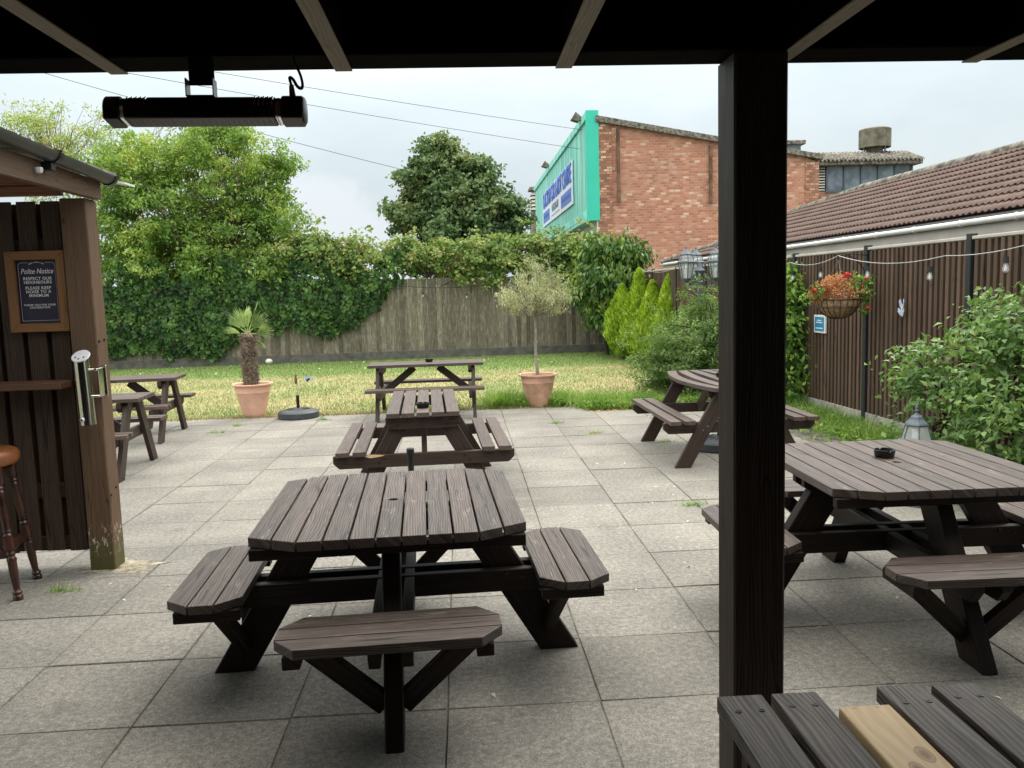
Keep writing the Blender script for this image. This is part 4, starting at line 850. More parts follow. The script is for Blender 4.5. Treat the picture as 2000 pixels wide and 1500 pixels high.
def octagonal_table(mats, name='square_picnic_table'):
    """eight seater: boards run along local Y"""
    top_m, fr_m = mats; t = thing(name)
    hx, hy, cx, cy = .53, .575, .19, .10; nb = 11; p = 2 * hx / nb
    mb = MB()
    for i in range(nb):
        a, b = -hx + i * p + .004, -hx + (i + 1) * p - .004
        xs = [a, b] + [v for v in (-(hx - cx), hx - cx) if a < v < b]; xs.sort()
        E = [oct_ext(x, hx, hy, cx, cy) for x in xs]
        if i != nb // 2:
            mb.prism([(x, -e) for x, e in zip(xs, E)] + [(x, e) for x, e in zip(xs[::-1], E[::-1])], (0, 0, .682), (1, 0, 0), (0, 1, 0), .038, 1)
        else:   # middle board in two lengths around the parasol hole
            r = .021
            lo = [(a, -hy), (b, -hy), (b, 0)] + [(r * math.cos(q), r * math.sin(q)) for q in np.linspace(0, -math.pi, 9)] + [(a, 0)]
            hi = [(a, 0)] + [(r * math.cos(q), r * math.sin(q)) for q in np.linspace(math.pi, 0, 9)] + [(b, 0), (b, hy), (a, hy)]
            mb.rng.seed(5); mb.prism(lo, (0, 0, .682), (1, 0, 0), (0, 1, 0), .038, 1); mb.rng.seed(5); mb.prism(hi, (0, 0, .682), (1, 0, 0), (0, 1, 0), .038, 1)
    mb.build('tabletop', top_m, t, bevel=.003, seg=2)
    for y in (-.49, .49):
        mb = MB(); mb.box(-.52, .52, y - .022, y + .022, .636, .681, 'x'); mb.build('top_batten', fr_m, t, bevel=.003)
    for y in (-.055, .055):
        mb = MB(); mb.prism([(-.49, .681), (.49, .681), (.49, .63), (.44, .595), (-.44, .595), (-.49, .63)], (0, y + .02, 0), (1, 0, 0), (0, 0, 1), .04, 0); mb.build('top_bearer', fr_m, t, bevel=.003)
    for k in range(4):
        Rz = Matrix.Rotation(k * math.pi / 2, 4, 'Z'); z2 = .003 if k % 2 else 0
        # leg in the plane x = 0 pointing to -y
        mb = MB(); mb.bar(Rz @ Vector((0, -.31, .68 - z2 * 3)), Rz @ Vector((0, -.715, 0)), .147, .07, Rz @ Vector((0, 1, 0)), 'z'); mb.build('leg', fr_m, t, bevel=.004)
        # seat of three boards, along local x
        mb = MB()
        for j in range(3):
            y0 = -.885 + j * .099; y1 = y0 + .093
            def e(y): return .395 - (.072 * (abs(y + .7395) - .06) / .08 if abs(y + .7395) > .06 else 0)
            out = [(-e(y0), y0), (e(y0), y0), (e(y1), y1), (-e(y1), y1)]
            if j == 1: out = [(-.395, y0), (.395, y0), (.395, y1), (-.395, y1)]
            X = Rz @ Vector((1, 0, 0)); Y = Rz @ Vector((0, 1, 0)); mb.prism(out, (0, 0, .405 - z2), X, Y, .036, 0)
        mb.build('seat', top_m, t, bevel=.003, seg=2)
        for sx in (-1, 1):
            mb = MB(); X = Rz @ Vector((1, 0, 0)); Y = Rz @ Vector((0, 1, 0)); mb.prism([(sx * .33 - .03, -.855), (sx * .33 + .03, -.855), (sx * .33 + .03, -.60), (sx * .33 - .03, -.60)], (0, 0, .358 - z2), X, Y, .046, 1); mb.build('seat_batten', fr_m, t, bevel=.003)
            mb = MB(); mb.bar(Rz @ Vector((sx * .31, -.70, .385)), Rz @ Vector((sx * .03, -.66, .115)), .075, .042, Rz @ Vector((1, 0, 0)), None); mb.build('seat_brace', fr_m, t, bevel=.003)
    for ax in (0, 1):
        for s in (-1, 1):
            mb = MB(); z0, z1 = (.300, .398) if ax == 0 else (.297, .394); o = .058 * s
            if ax == 0: mb.prism([(-.80, z0 + .05), (-.76, z0), (.76, z0), (.80, z0 + .05), (.80, z1), (-.80, z1)], (0, o + .021, 0), (1, 0, 0), (0, 0, 1), .042, 0)
            else: mb.prism([(-.80, z0 + .05), (-.76, z0), (.76, z0), (.80, z0 + .05), (.80, z1), (-.80, z1)], (o - .021, 0, 0), (0, 1, 0), (0, 0, 1), .042, 0)
            mb.build('cross_rail', fr_m, t, bevel=.003)
    for k in range(4):
        Rz = Matrix.Rotation(k * math.pi / 2, 4, 'Z')
        for dy in (-.55, -.48):
            mb = MB(); a = Rz @ Vector((-.079, dy, .36 + .02 * (dy > -.5))); b = Rz @ Vector((-.086, dy, .36 + .02 * (dy > -.5))); mb.tube([a, b], .009, 7); mb.build('bolt', M['black_metal'], t)
    return t

def a_frame_table(mats, bowed=False, out_bearer=False, replace=False, L_=1.5, name='picnic_table', splinter=False):
    """A-frame: boards run along local Y, five to the top, two to each seat"""
    top_m, fr_m = mats; t = thing(name); h = L_ / 2; W = .288
    mb = MB(); nb = 5; p = .12 if replace else .1135; bw = .1 if replace else .095
    yel = None
    for i in range(nb):
        c = (i - 2) * p; r = random.Random(i + 3); e0 = h + r.uniform(-.008, .008)
        if bowed:
            f = [1, .5, 0, -.5, -1][i]; ys = np.linspace(-h, h, 13); bow = lambda y: .115 * (1 - (y / h) ** 2)
            out = [(c - bw / 2 - f * bow(y) * (1 if f > 0 else 1), y) for y in ys] + [(c + bw / 2 - f * bow(y), y) for y in ys[::-1]]
            mb.prism(out, (0, 0, .684), (1, 0, 0), (0, 1, 0), .036, 1); continue
        out = [(c - bw / 2, -h), (c + bw / 2, -h), (c + bw / 2, e0), (c - bw / 2, e0)]
        if replace and i == 2:
            yel = MB(); out = [(c - .055, -h), (c + .055, -h), (c + .055, h - .083), (c - .055, h - .083)]; yel.prism(out, (0, 0, .684), (1, 0, 0), (0, 1, 0), .04, 1); continue
        mb.prism(out, (0, 0, .684), (1, 0, 0), (0, 1, 0), .036, 1)
    mb.build('tabletop', top_m, t, bevel=.003, seg=2)
    if yel: o = yel.build('replacement_board', M['pine'], t, bevel=.004, seg=2); o['label'] = 'new unpainted yellow pine board'
    if replace:
        for i in range(5):
            for s in (-.025, .025):
                x = (i - 2) * p + s; y = h - .075 + .012 * ((i * 7) % 3) - (.04 if i == 2 else 0); z = .7205 + (.004 if i == 2 else 0)
                mb = MB(); mb.lathe([(.0, .0004), (.0025, .0002), (.003, .0012), (.0058, .0012), (.0068, .0)] if i != 2 else [(0, .0006), (.0035, .0004)], 12, (x, y, z)); mb.build('screw', M['black_metal'] if i != 2 else M['pine'], t)
    for s in (-1, 1):      # seats
        mb = MB()
        for j in range(2):
            x0 = .44 + j * .128
            out = [(s * x0, -h + .01), (s * (x0 + .097), -h + .0), (s * (x0 + .097), h), (s * x0, h - .01)]
            mb.prism(out, (0, 0, .402), (1, 0, 0), (0, 1, 0), .036, 1)
        mb.build('bench_seat', top_m, t, bevel=.003, seg=2)
    for e in (-1, 1):
        yl = e * (h - .13); tb = (.045 if out_bearer else -.045) * e
        if out_bearer: yb = yl + e * .045
        else: yb = yl - e * .045
        for s in (-1, 1):
            mb = MB(); mb.bar((s * .145, yl, .682), (s * .53, yl, 0), .125, .043, (1, 0, 0), 'z'); mb.build('leg', fr_m, t, bevel=.003)
        mb = MB(); mb.prism([(-.69, .4), (.69, .4), (.69, .345), (.645, .302), (-.645, .302), (-.69, .345)], (0, yb + .021, 0), (1, 0, 0), (0, 0, 1), .042, 0); mb.build('seat_bearer', fr_m, t, bevel=.003)
        mb = MB(); mb.prism([(-.285, .682), (.285, .682), (.285, .63), (.24, .59), (-.24, .59), (-.285, .63)], (0, yb + .021, 0), (1, 0, 0), (0, 0, 1), .042, 0); mb.build('top_bearer', fr_m, t, bevel=.003)
        mb = MB(); mb.bar((0, e * .16, .66), (0, yb - e * .04, .36), .09, .042, (0, 1, 0), None); mb.build('brace', fr_m, t, bevel=.003)
        for s in (-1, 1):
            yo = (yb if out_bearer else yl) + e * .0215
            for (x, z) in ((.305, .37), (.345, .335), (.19, .62)): mb = MB(); mb.tube([(s * x, yo, z), (s * x, yo + e * .005, z)], .008, 7); mb.build('bolt', M['grey_steel'] if not out_bearer else M['black_metal'], t)
    if splinter:
        mb = MB(); mb.prism([(-.47, .396), (-.455, .401), (-.35, .402), (-.30, .396), (-.33, .388), (-.41, .379)], (0, -(h - .13) - .066, 0), (1, 0, 0), (0, 0, 1), .0015, 0); o = mb.build('broken_splinter', M['pine'], t); o['label'] = 'raw orange split in the near seat bearer'
    return t

SQ = 'square picnic tables with four benches'; AF = 'long picnic tables on the patio'
t = octagonal_table((M['table'], M['frame_dark'])); t.location = (-.325, 3.62, 0); t.rotation_euler.z = rad(2.6)
tag(t, 'nearest square picnic table with four benches, right in the middle of the patio', 'picnic table', SQ)
c = copy_tree(t); c.location = (2.11, 3.94, 0); c.rotation_euler.z = rad(-1)
tag(c, 'square picnic table with four benches, to the right of the black post', 'picnic table', SQ)
t = a_frame_table((M['table_far'], M['frame_mid']), out_bearer=True, splinter=True); t.location = (-.345, 7.03, 0); t.rotation_euler.z = rad(2.3)
tag(t, 'picnic table end on behind the near square table, with a split orange seat bearer', 'picnic table', AF)
proto = a_frame_table((M['table_far'], M['frame_mid'])); proto.location = (-.49, 11.15, -.02); proto.rotation_euler.z = rad(90)
tag(proto, 'picnic table seen side on at the edge of the lawn', 'picnic table', AF)
c = copy_tree(proto); c.location = (-3.78, 8.12, 0); c.rotation_euler.z = rad(94)
tag(c, 'nearer of the two picnic tables half hidden behind the left timber hut', 'picnic table', AF)
c = copy_tree(proto); c.location = (-4.12, 10.15, 0); c.rotation_euler.z = rad(94)
tag(c, 'farther of the two picnic tables half hidden behind the left timber hut', 'picnic table', AF)
t = a_frame_table((M['table_far'], M['frame_mid']), bowed=True, L_=1.62); t.location = (2.44, 7.93, 0); t.rotation_euler.z = rad(.5)
tag(t, 'picnic table with bowed rounded sides in front of the grey green shrub', 'picnic table', AF)
t = a_frame_table((M['grey_board'], M['frame_dark']), replace=True); t.location = (.81, .965, 0); t.rotation_euler.z = rad(-.4)
tag(t, 'weathered black picnic table with one new yellow board, bottom right corner', 'picnic table', AF)

# ---- ashtrays
def ashtray():
    t = thing('ashtray'); mb = MB(); n = 32; R0 = .054
    ring = lambda r, z, notch=0: [(r * math.cos(2 * math.pi * k / n), r * math.sin(2 * math.pi * k / n), z - (notch if k % 8 == 0 else 0)) for k in range(n)]
    rs = [ring(.001, 0), ring(.042, 0), ring(.046, .004), ring(.053, .040, .009), ring(.046, .040, .009), ring(.040, .010), ring(.001, .009)]
    b = 0
    for r in rs: mb.v += r
    for i in range(len(rs) - 1):
        for k in range(n):
            k2 = (k + 1) % n; mb.f.append([i * n + k, i * n + k2, (i + 1) * n + k2, (i + 1) * n + k]); mb.uv += [(0, 0)] * 4
    mb.build('dish', M['ashtray'], t, smooth=True); return t
A = ashtray(); A.location = (2.11, 4.06, .7205)
tag(A, 'black plastic ashtray on the square table right of the post', 'ashtray', 'black ashtrays')
for (x, y, z, l) in ((-.325, 6.55, .7205, 'black ashtray on the end on picnic table'), (-.45, 11.2, .7005, 'black ashtray on the picnic table at the edge of the lawn'), (2.50, 7.98, .7205, 'black ashtray on the bowed picnic table, beside the black post')):
    c = copy_tree(A); c.location = (x, y, z); c['label'] = l

# ---- parasol bases
def base(x, y, label, pole=.17, r=.27):
    t = thing('parasol_base', (x, y, 0), 0, label, 'parasol base', 'grey parasol bases')
    mb = MB(); prof = [(.0, .0), (r - .02, .0), (r, .012), (r, .078), (r - .02, .096), (r * .8, .105), (.06, .128), (.035, .135), (0, .135)]; mb.lathe(prof, 36)
    for k in range(18):
        a = k * math.pi / 9; mb.tube([(.07 * math.cos(a), .07 * math.sin(a), .129), (.16 * math.cos(a), .16 * math.sin(a), .117)], .004, 5)
    mb.build('weight', M['slate_plastic'], t, smooth=True)
    if pole: mb = MB(); mb.tube([(0, 0, .1), (0, 0, .13 + pole)], .021, 14); mb.build('tube', M['black_metal'], t, smooth=True)
    return t
base(-2.23, 11.33, 'round grey parasol base with short black tube beside the palm pot')
base(2.50, 8.05, 'grey parasol base under the bowed picnic table')
t = base(-.385, 5.75, 'parasol base with tall black tube between the two middle picnic tables', .36)
mb = MB(); mb.tube([(0, 0, .49), (0, 0, .55)], .027, 14); mb.build('collar', M['black_metal'], t, bevel=.004)
t = thing('garden_stake', (-2.23, 11.33, .28), 0, 'thin wire stakes with a tiny fairy and dragonfly in the parasol base', 'garden ornament')
mb = MB(); mb.tube([(0, 0, 0), (.0, 0, .2)], .003, 5); mb.tube([(.01, 0, 0), (.06, 0, .13), (.15, 0, .22)], .0025, 5); mb.build('wire', M['grey_steel'], t)
mb = MB(); mb.lathe([(.0, .17), (.016, .19), (.022, .23), (.012, .27), (.02, .29), (.0, .32)], 8, (-.01, 0, 0)); mb.build('figure', M['rust'], t, smooth=True)
mb = MB(); mb.tube([(.13, 0, .215), (.19, 0, .25)], [.02, .01], 8); mb.build('body', M['black_metal'], t)
mb = MB()
for a, b in (((.15, 0, .23), (.11, -.02, .27)), ((.15, 0, .23), (.21, -.02, .27)), ((.16, 0, .23), (.23, -.03, .235)), ((.15, 0, .23), (.10, -.03, .225))):
    a = Vector(a); b = Vector(b); mb.bar(a, b, .025, .002, (0, 0, 1))
mb.build('wing', M['butterfly'], t)

# ---- terracotta pots
def pot(x, y, h, r, mat, label):
    t = thing('plant_pot', (x, y, 0), 0, label, 'pot', 'terracotta pots at the edge of the patio')
    mb = MB(); s = r
    mb.lathe([(0, 0), (s * .49, 0), (s * .52, .01), (s * .56, h * .12), (s * .72, h * .45), (s * .80, h * .72), (s * .83, h * .745), (s * .82, h * .76), (s * .86, h * .93), (s * .99, h * .955), (s, h * .985), (s * .98, h), (s * .86, h * .985), (s * .81, h * .93), (s * .79, h * .88)], 44)
    mb.build('body', M[mat], t, smooth=True)
    mb = MB(); mb.lathe([(0, h * .93), (s * .3, h * .92), (s * .81, h * .9)], 24); mb.build('soil', M['soil'], t)
    return t
pot(-2.88, 11.6, .46, .275, 'terracotta', 'pale terracotta pot holding the small palm')
pot(1.03, 11.58, .455, .275, 'terracotta_dirty', 'stained terracotta pot holding the olive tree')

# ---- palm
pm = thing('potted_palm', (-2.9, 11.6, .42), 0, 'small fan palm with shaggy brown trunk in a terracotta pot', 'palm')
rng = np.random.default_rng(77)
mb = MB(); mb.tube([(0, 0, -.03), (.0, 0, .15), (.01, 0, .3), (-.01, 0, .5), (0, 0, .66), (.01, 0, .74)], [.085, .086, .070, .078, .074, .03], 14); mb.build('trunk', M['palm_fibre'], pm, smooth=True)
n = 2600; z = rng.random(n) ** .85 * .7; th = rng.uniform(0, 2 * np.pi, n); rr = np.where(z < .22, .083, .074 + .014 * np.sin(z * 30)) + .01
P = np.stack([np.cos(th) * rr, np.sin(th) * rr, z + .0], 1); out = np.stack([np.cos(th), np.sin(th), 0 * th], 1)
V, F = leaves(P, rng.normal(size=P.shape), .085 * rng.uniform(.4, 1.5, n), .11, rng, .1, 4, out * .65 + np.array([0, 0, .25]) + rng.normal(size=P.shape) * .5)
np_mesh('trunk_fibre', V, F, M['palm_fibre'], pm)
def frond(az, el, Ls, fan, spread, seed, fold=0):
    rng = np.random.default_rng(seed); mb = MB(); d = Vector((math.cos(az) * math.cos(el), math.sin(az) * math.cos(el), math.sin(el)))
    b = Vector((0, 0, .68)); p1 = b + d * Ls * .5 + Vector((0, 0, .02)); p2 = b + d * Ls
    mb.tube([b, p1, p2], [.008, .006, .005], 5)
    side = d.cross(Vector((0, 0, 1))); side = side.normalized() if side.length > .05 else Vector((1, 0, 0)); upv = side.cross(d)
    # face fans roughly towards the light
    nb = 26; fan *= 1.02; Ls *= 1.25
    for k in range(nb):
        a = -spread + 2 * spread * k / (nb - 1); dd = d * math.cos(a) + (side * math.cos(fold) + upv * math.sin(fold)) * math.sin(a)
        ln = fan * (1 - .25 * abs(a) / spread) * rng.uniform(.9, 1.06); w = ln * .032
        wd = (side * -math.sin(a) + d * 0).cross(dd); wd = dd.cross(upv).normalized()
        dr = Vector((0, 0, -.10 * ln * rng.uniform(.3, 1.5)))
        q0 = p2 + dd * .01; q1 = p2 + dd * ln * .55; q2 = p2 + dd * ln + dr
        mb.poly([q0 - wd * .002, q1 - wd * w, q1 + upv * w * .4]); mb.poly([q0, q1 + upv * w * .4, q1 + wd * w]); mb.poly([q1 - wd * w, q2, q1 + upv * w * .4]); mb.poly([q1 + wd * w, q1 + upv * w * .4, q2])
    mb.build('frond', L['palm'], pm)
R_ = rad
frond(R_(160), R_(68), .12, .34, R_(38), 1, R_(70)); frond(R_(178), R_(22), .10, .26, R_(18), 2, R_(60)); frond(R_(20), R_(55), .13, .32, R_(55), 3, R_(80)); frond(R_(5), R_(15), .12, .26, R_(45), 4, R_(70))
frond(R_(10), R_(72), .22, .30, R_(7), 5); frond(R_(95), R_(75), .12, .34, R_(40), 7, R_(60)); frond(R_(340), R_(-28), .1, .22, R_(20), 8, R_(50)); frond(R_(170), R_(48), .14, .26, R_(22), 9, R_(80))

# ---- olive standard
ol = thing('olive_tree', (1.03, 11.58, .42), 0, 'slim olive tree with a round grey green crown in a terracotta pot', 'tree')
rng = np.random.default_rng(88); mb = MB()
mb.tube([(.0, 0, -.02), (-.005, 0, .12), (-.02, 0, .35), (-.01, 0, .6), (-.02, 0, .86)], [.027, .022, .019, .018, .02], 9)
tips = []
for k in range(60):
    th = rng.uniform(0, 2 * np.pi); el = math.acos(1 - 1.25 * rng.random()); d = Vector((math.sin(el) * math.cos(th), math.sin(el) * math.sin(th), math.cos(el) * .95 + .10)); Ln = .50 * rng.uniform(.78, 1.06)
    p0 = Vector((-.02, 0, .85)); m1 = p0 + d * Ln * .35 + Vector((0, 0, .02)); m2 = p0 + d * Ln * .7 + Vector((rng.normal() * .03, rng.normal() * .03, .05)); e = p0 + d * Ln + Vector((0, 0, .14)) * (1 + d.z * .5)
    mb.tube([p0, m1, m2, e], [.010, .007, .004, .002], 5, cap=False); tips += [m1 + (m2 - m1) * .5, m2, e]
    for q in range(5):
        s = m1 + (e - m1) * rng.uniform(.1, .9); f = s + Vector((rng.normal() * .06, rng.normal() * .06, abs(rng.normal()) * .09)) + d * .06
        mb.tube([s, f], [.003, .0015], 4, cap=False); tips += [f, s + (f - s) * .5]
mb.build('trunk', M['trunk_pale'], ol, smooth=True)
T = np.array([tuple(q) for q in tips]); per = 8; P = np.repeat(T, per, 0) + rng.normal(size=(len(T) * per, 3)) * .024
V, F = leaves(P, rng.normal(size=P.shape), .05 * rng.uniform(.6, 1.2, len(P)), .27, rng, .1, 4, rng.normal(size=P.shape) * .55 + np.array([0, 0, .9]))
np_mesh('crown', V, F, L['olive'], ol)

# ---- three headed lamp post in the shrub
def lantern_head(parent, x, y, z, s=1.0):
    h = bpy.data.objects.new('lamp_head', None); COL.objects.link(h); h.parent = parent; h.location = (x, y, z); h.scale = (s, s, s)
    mb = MB(); ph = math.pi / 6
    mb.lathe([(.0, .0), (.05, .0), (.075, .03), (.08, .045)], 6, phase=ph)
    mb.lathe([(.12, .295), (.16, .30), (.16, .315), (.13, .335), (.0, .336)], 6, phase=ph); mb.lathe([(.0, .425), (.105, .43), (.105, .44), (.065, .475), (.03, .51), (.012, .53), (.016, .55), (.0, .575)], 6, phase=ph)
    for k in range(6):
        a = ph + k * math.pi / 3; c, s_ = math.cos(a), math.sin(a)
        mb.tube([(.08 * c, .08 * s_, .045), (.132 * c, .132 * s_, .305)], .009, 5); mb.tube([(.125 * c, .125 * s_, .335), (.112 * c, .112 * s_, .39), (.085 * c, .085 * s_, .435)], .008, 5)
    mb.build('lamp_frame', M['lamp_grey'], h)
    mb = MB(); mb.lathe([(.078, .045), (.128, .30)], 6, phase=ph); mb.lathe([(.12, .335), (.108, .39), (.083, .435)], 6, phase=ph); mb.build('lamp_glass', M['glass'], h)
    mb = MB(); mb.tube([(0, 0, .02), (0, 0, .08)], .02, 8); mb.lathe([(.0, .22), (.03, .2), (.036, .16), (.025, .1), (.018, .08)], 12); mb.build('bulb', M['white_plastic'], h, smooth=True)
lp = thing('three_headed_lamp_post', (3.6, 12.55, 0), 0, 'grey three headed lantern post rising from the shrub', 'lamp post')
mb = MB(); mb.tube([(0, 0, 0), (0, 0, 1.6)], .038, 12); mb.lathe([(.05, 1.6), (.055, 1.78), (.085, 1.83), (.06, 1.86), (.02, 1.9), (.015, 1.95), (0, 1.97)], 12); mb.lathe([(.12, 0), (.12, .06), (.07, .12), (.05, .3), (.038, .35)], 12); mb.build('column', M['lamp_grey'], lp, smooth=True)
for a in (200, -25, 88):
    c, s_ = math.cos(rad(a)), math.sin(rad(a)); mb = MB(); mb.tube([(.04 * c, .04 * s_, 1.78), (.1 * c, .1 * s_, 1.77), (.12 * c, .12 * s_, 1.66), (.16 * c, .16 * s_, 1.59), (.22 * c, .22 * s_, 1.585), (.24 * c, .24 * s_, 1.6), (.24 * c, .24 * s_, 1.7)], .013, 7); mb.build('arm', M['lamp_grey'], lp, smooth=True)
    lantern_head(lp, .24 * c, .24 * s_, 1.68, .90)

# ---- bollard lantern behind the square table
bl = thing('pedestal_lantern', (3.22, 5.75, 0), rad(12), 'short grey pedestal lantern with pagoda roof behind the right square table', 'lantern')
mb = MB(); mb.lathe([(.0, .0), (.14, .0), (.14, .035), (.12, .05), (.07, .06), (.05, .1), (.04, .16), (.04, .36), (.06, .40), (.0, .4)], 6); mb.build('pedestal', M['lamp_grey'], bl, bevel=.003)
mb = MB(); mb.lathe([(.0, .40), (.085, .40), (.09, .42), (.14, .435), (.145, .445), (.105, .475), (.0, .48)], 6); mb.build('gallery', M['lamp_grey'], bl)
mb = MB(); mb.lathe([(.0, .57), (.08, .57), (.084, .578), (.078, .588), (.05, .615), (.04, .635), (.025, .645), (.012, .66), (.008, .672), (.018, .676), (.012, .69), (.014, .70), (.008, .715), (.0, .728)], 6); mb.build('roof', M['lamp_grey'], bl)
mb = MB(); mb.lathe([(.102, .476), (.074, .572)], 6); mb.build('glass', M['glass'], bl)
mb = MB()
for k in range(6):
    a = k * math.pi / 3; mb.tube([(.104 * math.cos(a), .104 * math.sin(a), .474), (.076 * math.cos(a), .076 * math.sin(a), .573)], .0045, 5)
mb.build('bars', M['lamp_grey'], bl)
mb = MB(); mb.lathe([(.0, .48), (.03, .48), (.03, .55), (.0, .55)], 12); mb.build('bulb', M['white_plastic'], bl)

# ---- hydrangea in the right corner
hy = thing('hydrangea', (3.35, 4.55, 0), 0, 'dried tan hydrangea heads poking up at the right edge', 'hydrangea')
rng = np.random.default_rng(99)
for (x, y, z, r) in ((.10, .20, .56, .075), (.04, .12, .43, .07), (.2, .05, .48, .08), (.14, -.1, .4, .07)):
    n = 420; d = rng.normal(size=(n, 3)); d /= np.linalg.norm(d, axis=1, keepdims=True); P = np.array([x, y, z]) + d * r * np.array([1, 1, .8]) * rng.uniform(.75, 1, (n, 1))
    V, F = leaves(P, d + rng.normal(size=P.shape) * .4, .022, .8, rng, .3, 4); np_mesh('flower_head', V, F, L['dry'], hy)
for (x, y, z) in ((.10, .20, .52), (.04, .12, .4), (.2, .05, .45), (.14, -.1, .36)): mb = MB(); mb.tube([(.1, .05, 0), (x * .8, y * .6, z * .6), (x, y, z)], .005, 5); mb.build('stem', M['twig'], hy)
n = 90; P = np.stack([rng.uniform(-.1, .35, n), rng.uniform(-.15, .35, n), rng.uniform(.05, .42, n)], 1); V, F = leaves(P, rng.normal(size=P.shape) * .5 + np.array([0, 0, 1]), .1 * rng.uniform(.6, 1.2, n), .6, rng, .2, 5); np_mesh('foliage', V, F, L['bush'], hy)

# ---- festoon lights
def bulb_on(t, x, y, z, s=1.0, drop=.05):
    mb = MB(); mb.tube([(x, y, z), (x, y, z - drop)], .003, 5); mb.tube([(x, y, z - drop), (x, y, z - drop - .045)], [.017, .021], 10); mb.build('lamp_holder', M['cable_black'], t, smooth=True)
    mb = MB(); zz = z - drop - .045; mb.lathe([(.012, 0), (.013, -.01), (.022, -.037), (.023, -.05), (.015, -.064), (.0, -.069)], 14, (x, y, zz)); mb.build('bulb', M['clear'], t, smooth=True)
    mb = MB(); mb.tube([(x, y, zz), (x, y, zz - .03)], .006, 6); mb.tube([(x, y, zz - .03), (x, y, zz - .055)], .009, 6); mb.build('filament', M['white_plastic'], t)
def festoon(label, pts, bulbs, mat='cable_white', r=.0032, group='festoon light strings'):
    o = pts[0]; t = thing('festoon_lights', o, 0, label, 'string lights', group); q = [tuple(a - b for a, b in zip(p, o)) for p in pts]
    full = []
    for a, b in zip(q[:-1], q[1:]):
        sag = .035 * (Vector(b) - Vector(a)).length
        full += [(a[0] + (b[0] - a[0]) * s, a[1] + (b[1] - a[1]) * s, a[2] + (b[2] - a[2]) * s - sag * 4 * s * (1 - s)) for s in np.linspace(0, 1, 9)[:-1]]
    full.append(q[-1]); mb = MB(); mb.tube(full, r, 6); mb.build('cable', M[mat], t, smooth=True)
    for (x, y, z) in bulbs: bulb_on(t, x - o[0], y - o[1], z - o[2])
festoon('pale festoon cable with clear bulbs along the near part of the right fence', [(3.9, 5.0, 1.93), (3.9, 6.6, 1.79), (3.93, 8.6, 1.875), (4.1, 10.3, 1.86), (4.05, 12.4, 1.80)],
        [(3.77 + .05, 5.72, 1.80), (3.86, 6.75, 1.76), (3.95, 8.0, 1.80), (4.05, 9.3, 1.82), (4.13, 10.3, 1.80)])
festoon('pale festoon cable looping from the lamp post to the far fence', [(3.4, 12.6, 1.72), (4.05, 15.0, 2.05), (4.12, 18.6, 2.0), (3.9, 21.0, 2.1)], [(3.55, 12.9, 1.7), (4.12, 18.2, 1.98)])
festoon('dark festoon cable with two bulbs sagging across the back fence', [(-1.8, 21.05, 1.86), (.95, 21.15, 1.80)], [(-.93, 21.08, 1.68), (.15, 21.1, 1.62)], 'cable_black', .008)

# ---- hanging basket on its bracket
hk = thing('hanging_basket', (3.945, 8.62, 1.425), 0, 'wire hanging basket with coir liner, dried tan flowers and red geraniums', 'hanging basket')
mb = MB(); R0 = .22; mb.lathe([(R0 * math.cos(a), R0 * .93 * math.sin(a)) for a in np.linspace(0, -math.pi / 2, 9)], 28); mb.build('liner', M['hemp'], hk, smooth=True)
mb = MB()
for k in range(20):
    th = k * math.pi / 10; mb.tube([((R0 + .004) * math.cos(a) * math.cos(th), (R0 + .004) * math.cos(a) * math.sin(th), (R0 + .004) * .93 * math.sin(a)) for a in np.linspace(0, -1.45, 7)], .003, 4)
for zf in (0, -.35): c = math.cos(-zf * 1.1); mb.tube([((R0 + .006) * c * math.cos(q), (R0 + .006) * c * math.sin(q), (R0) * math.sin(zf * 1.1)) for q in np.linspace(0, 2 * math.pi, 29)], .006 if zf == 0 else .003, 5)
mb.build('wire_frame', M['black_metal'], hk)
mb = MB()
for k in range(3):
    th = k * 2 * math.pi / 3 + .4; mb.tube([(R0 * math.cos(th), R0 * math.sin(th), 0), (0, 0, .40)], .002, 4)
mb.build('chain', M['grey_steel'], hk)
rng = np.random.default_rng(111)
C, d = clumps([(0, 0, .07, .19), (-.12, 0, .06, .15), (.10, 0, .09, .15), (-.24, -.03, .04, .10), (-.04, 0, .17, .12), (.2, -.05, .05, .08)], 190, rng, .4); P = np.repeat(C, 16, 0) + rng.normal(size=(190 * 16, 3)) * .018
V, F = leaves(P, rng.normal(size=P.shape), .026, .6, rng, .3, 4); np_mesh('dried_flowers', V, F, L['dry'], hk)
C, d = clumps([(.13, 0, .16, .09), (-.30, -.05, .05, .10), (.29, 0, .02, .09), (.3, 0, .17, .07), (.27, 0, -.12, .06), (.22, 0, .08, .08)], 70, rng, .3); P = np.repeat(C, 9, 0) + rng.normal(size=(630, 3)) * .02
V, F = leaves(P, rng.normal(size=P.shape) + np.array([0, -.3, .6]), .035, .85, rng, .2, 4); np_mesh('foliage', V, F, L['climber'], hk)
for (x, y, z, r) in ((.05, -.04, .235, .028), (.085, -.02, .26, .026), (.115, -.03, .245, .02), (.28, -.05, .21, .024), (-.28, -.08, .10, .024), (.285, -.05, .04, .018), (.29, -.06, -.10, .026), (.02, -.02, .205, .02), (.245, -.03, .13, .014)):
    n = 60; dd = rng.normal(size=(n, 3)); dd /= np.linalg.norm(dd, axis=1, keepdims=True); V, F = leaves(np.array([x, y, z]) + dd * r * .8, dd, .016, .9, rng, .2, 4); np_mesh('red_flower', V, F, M['red_petal'], hk)
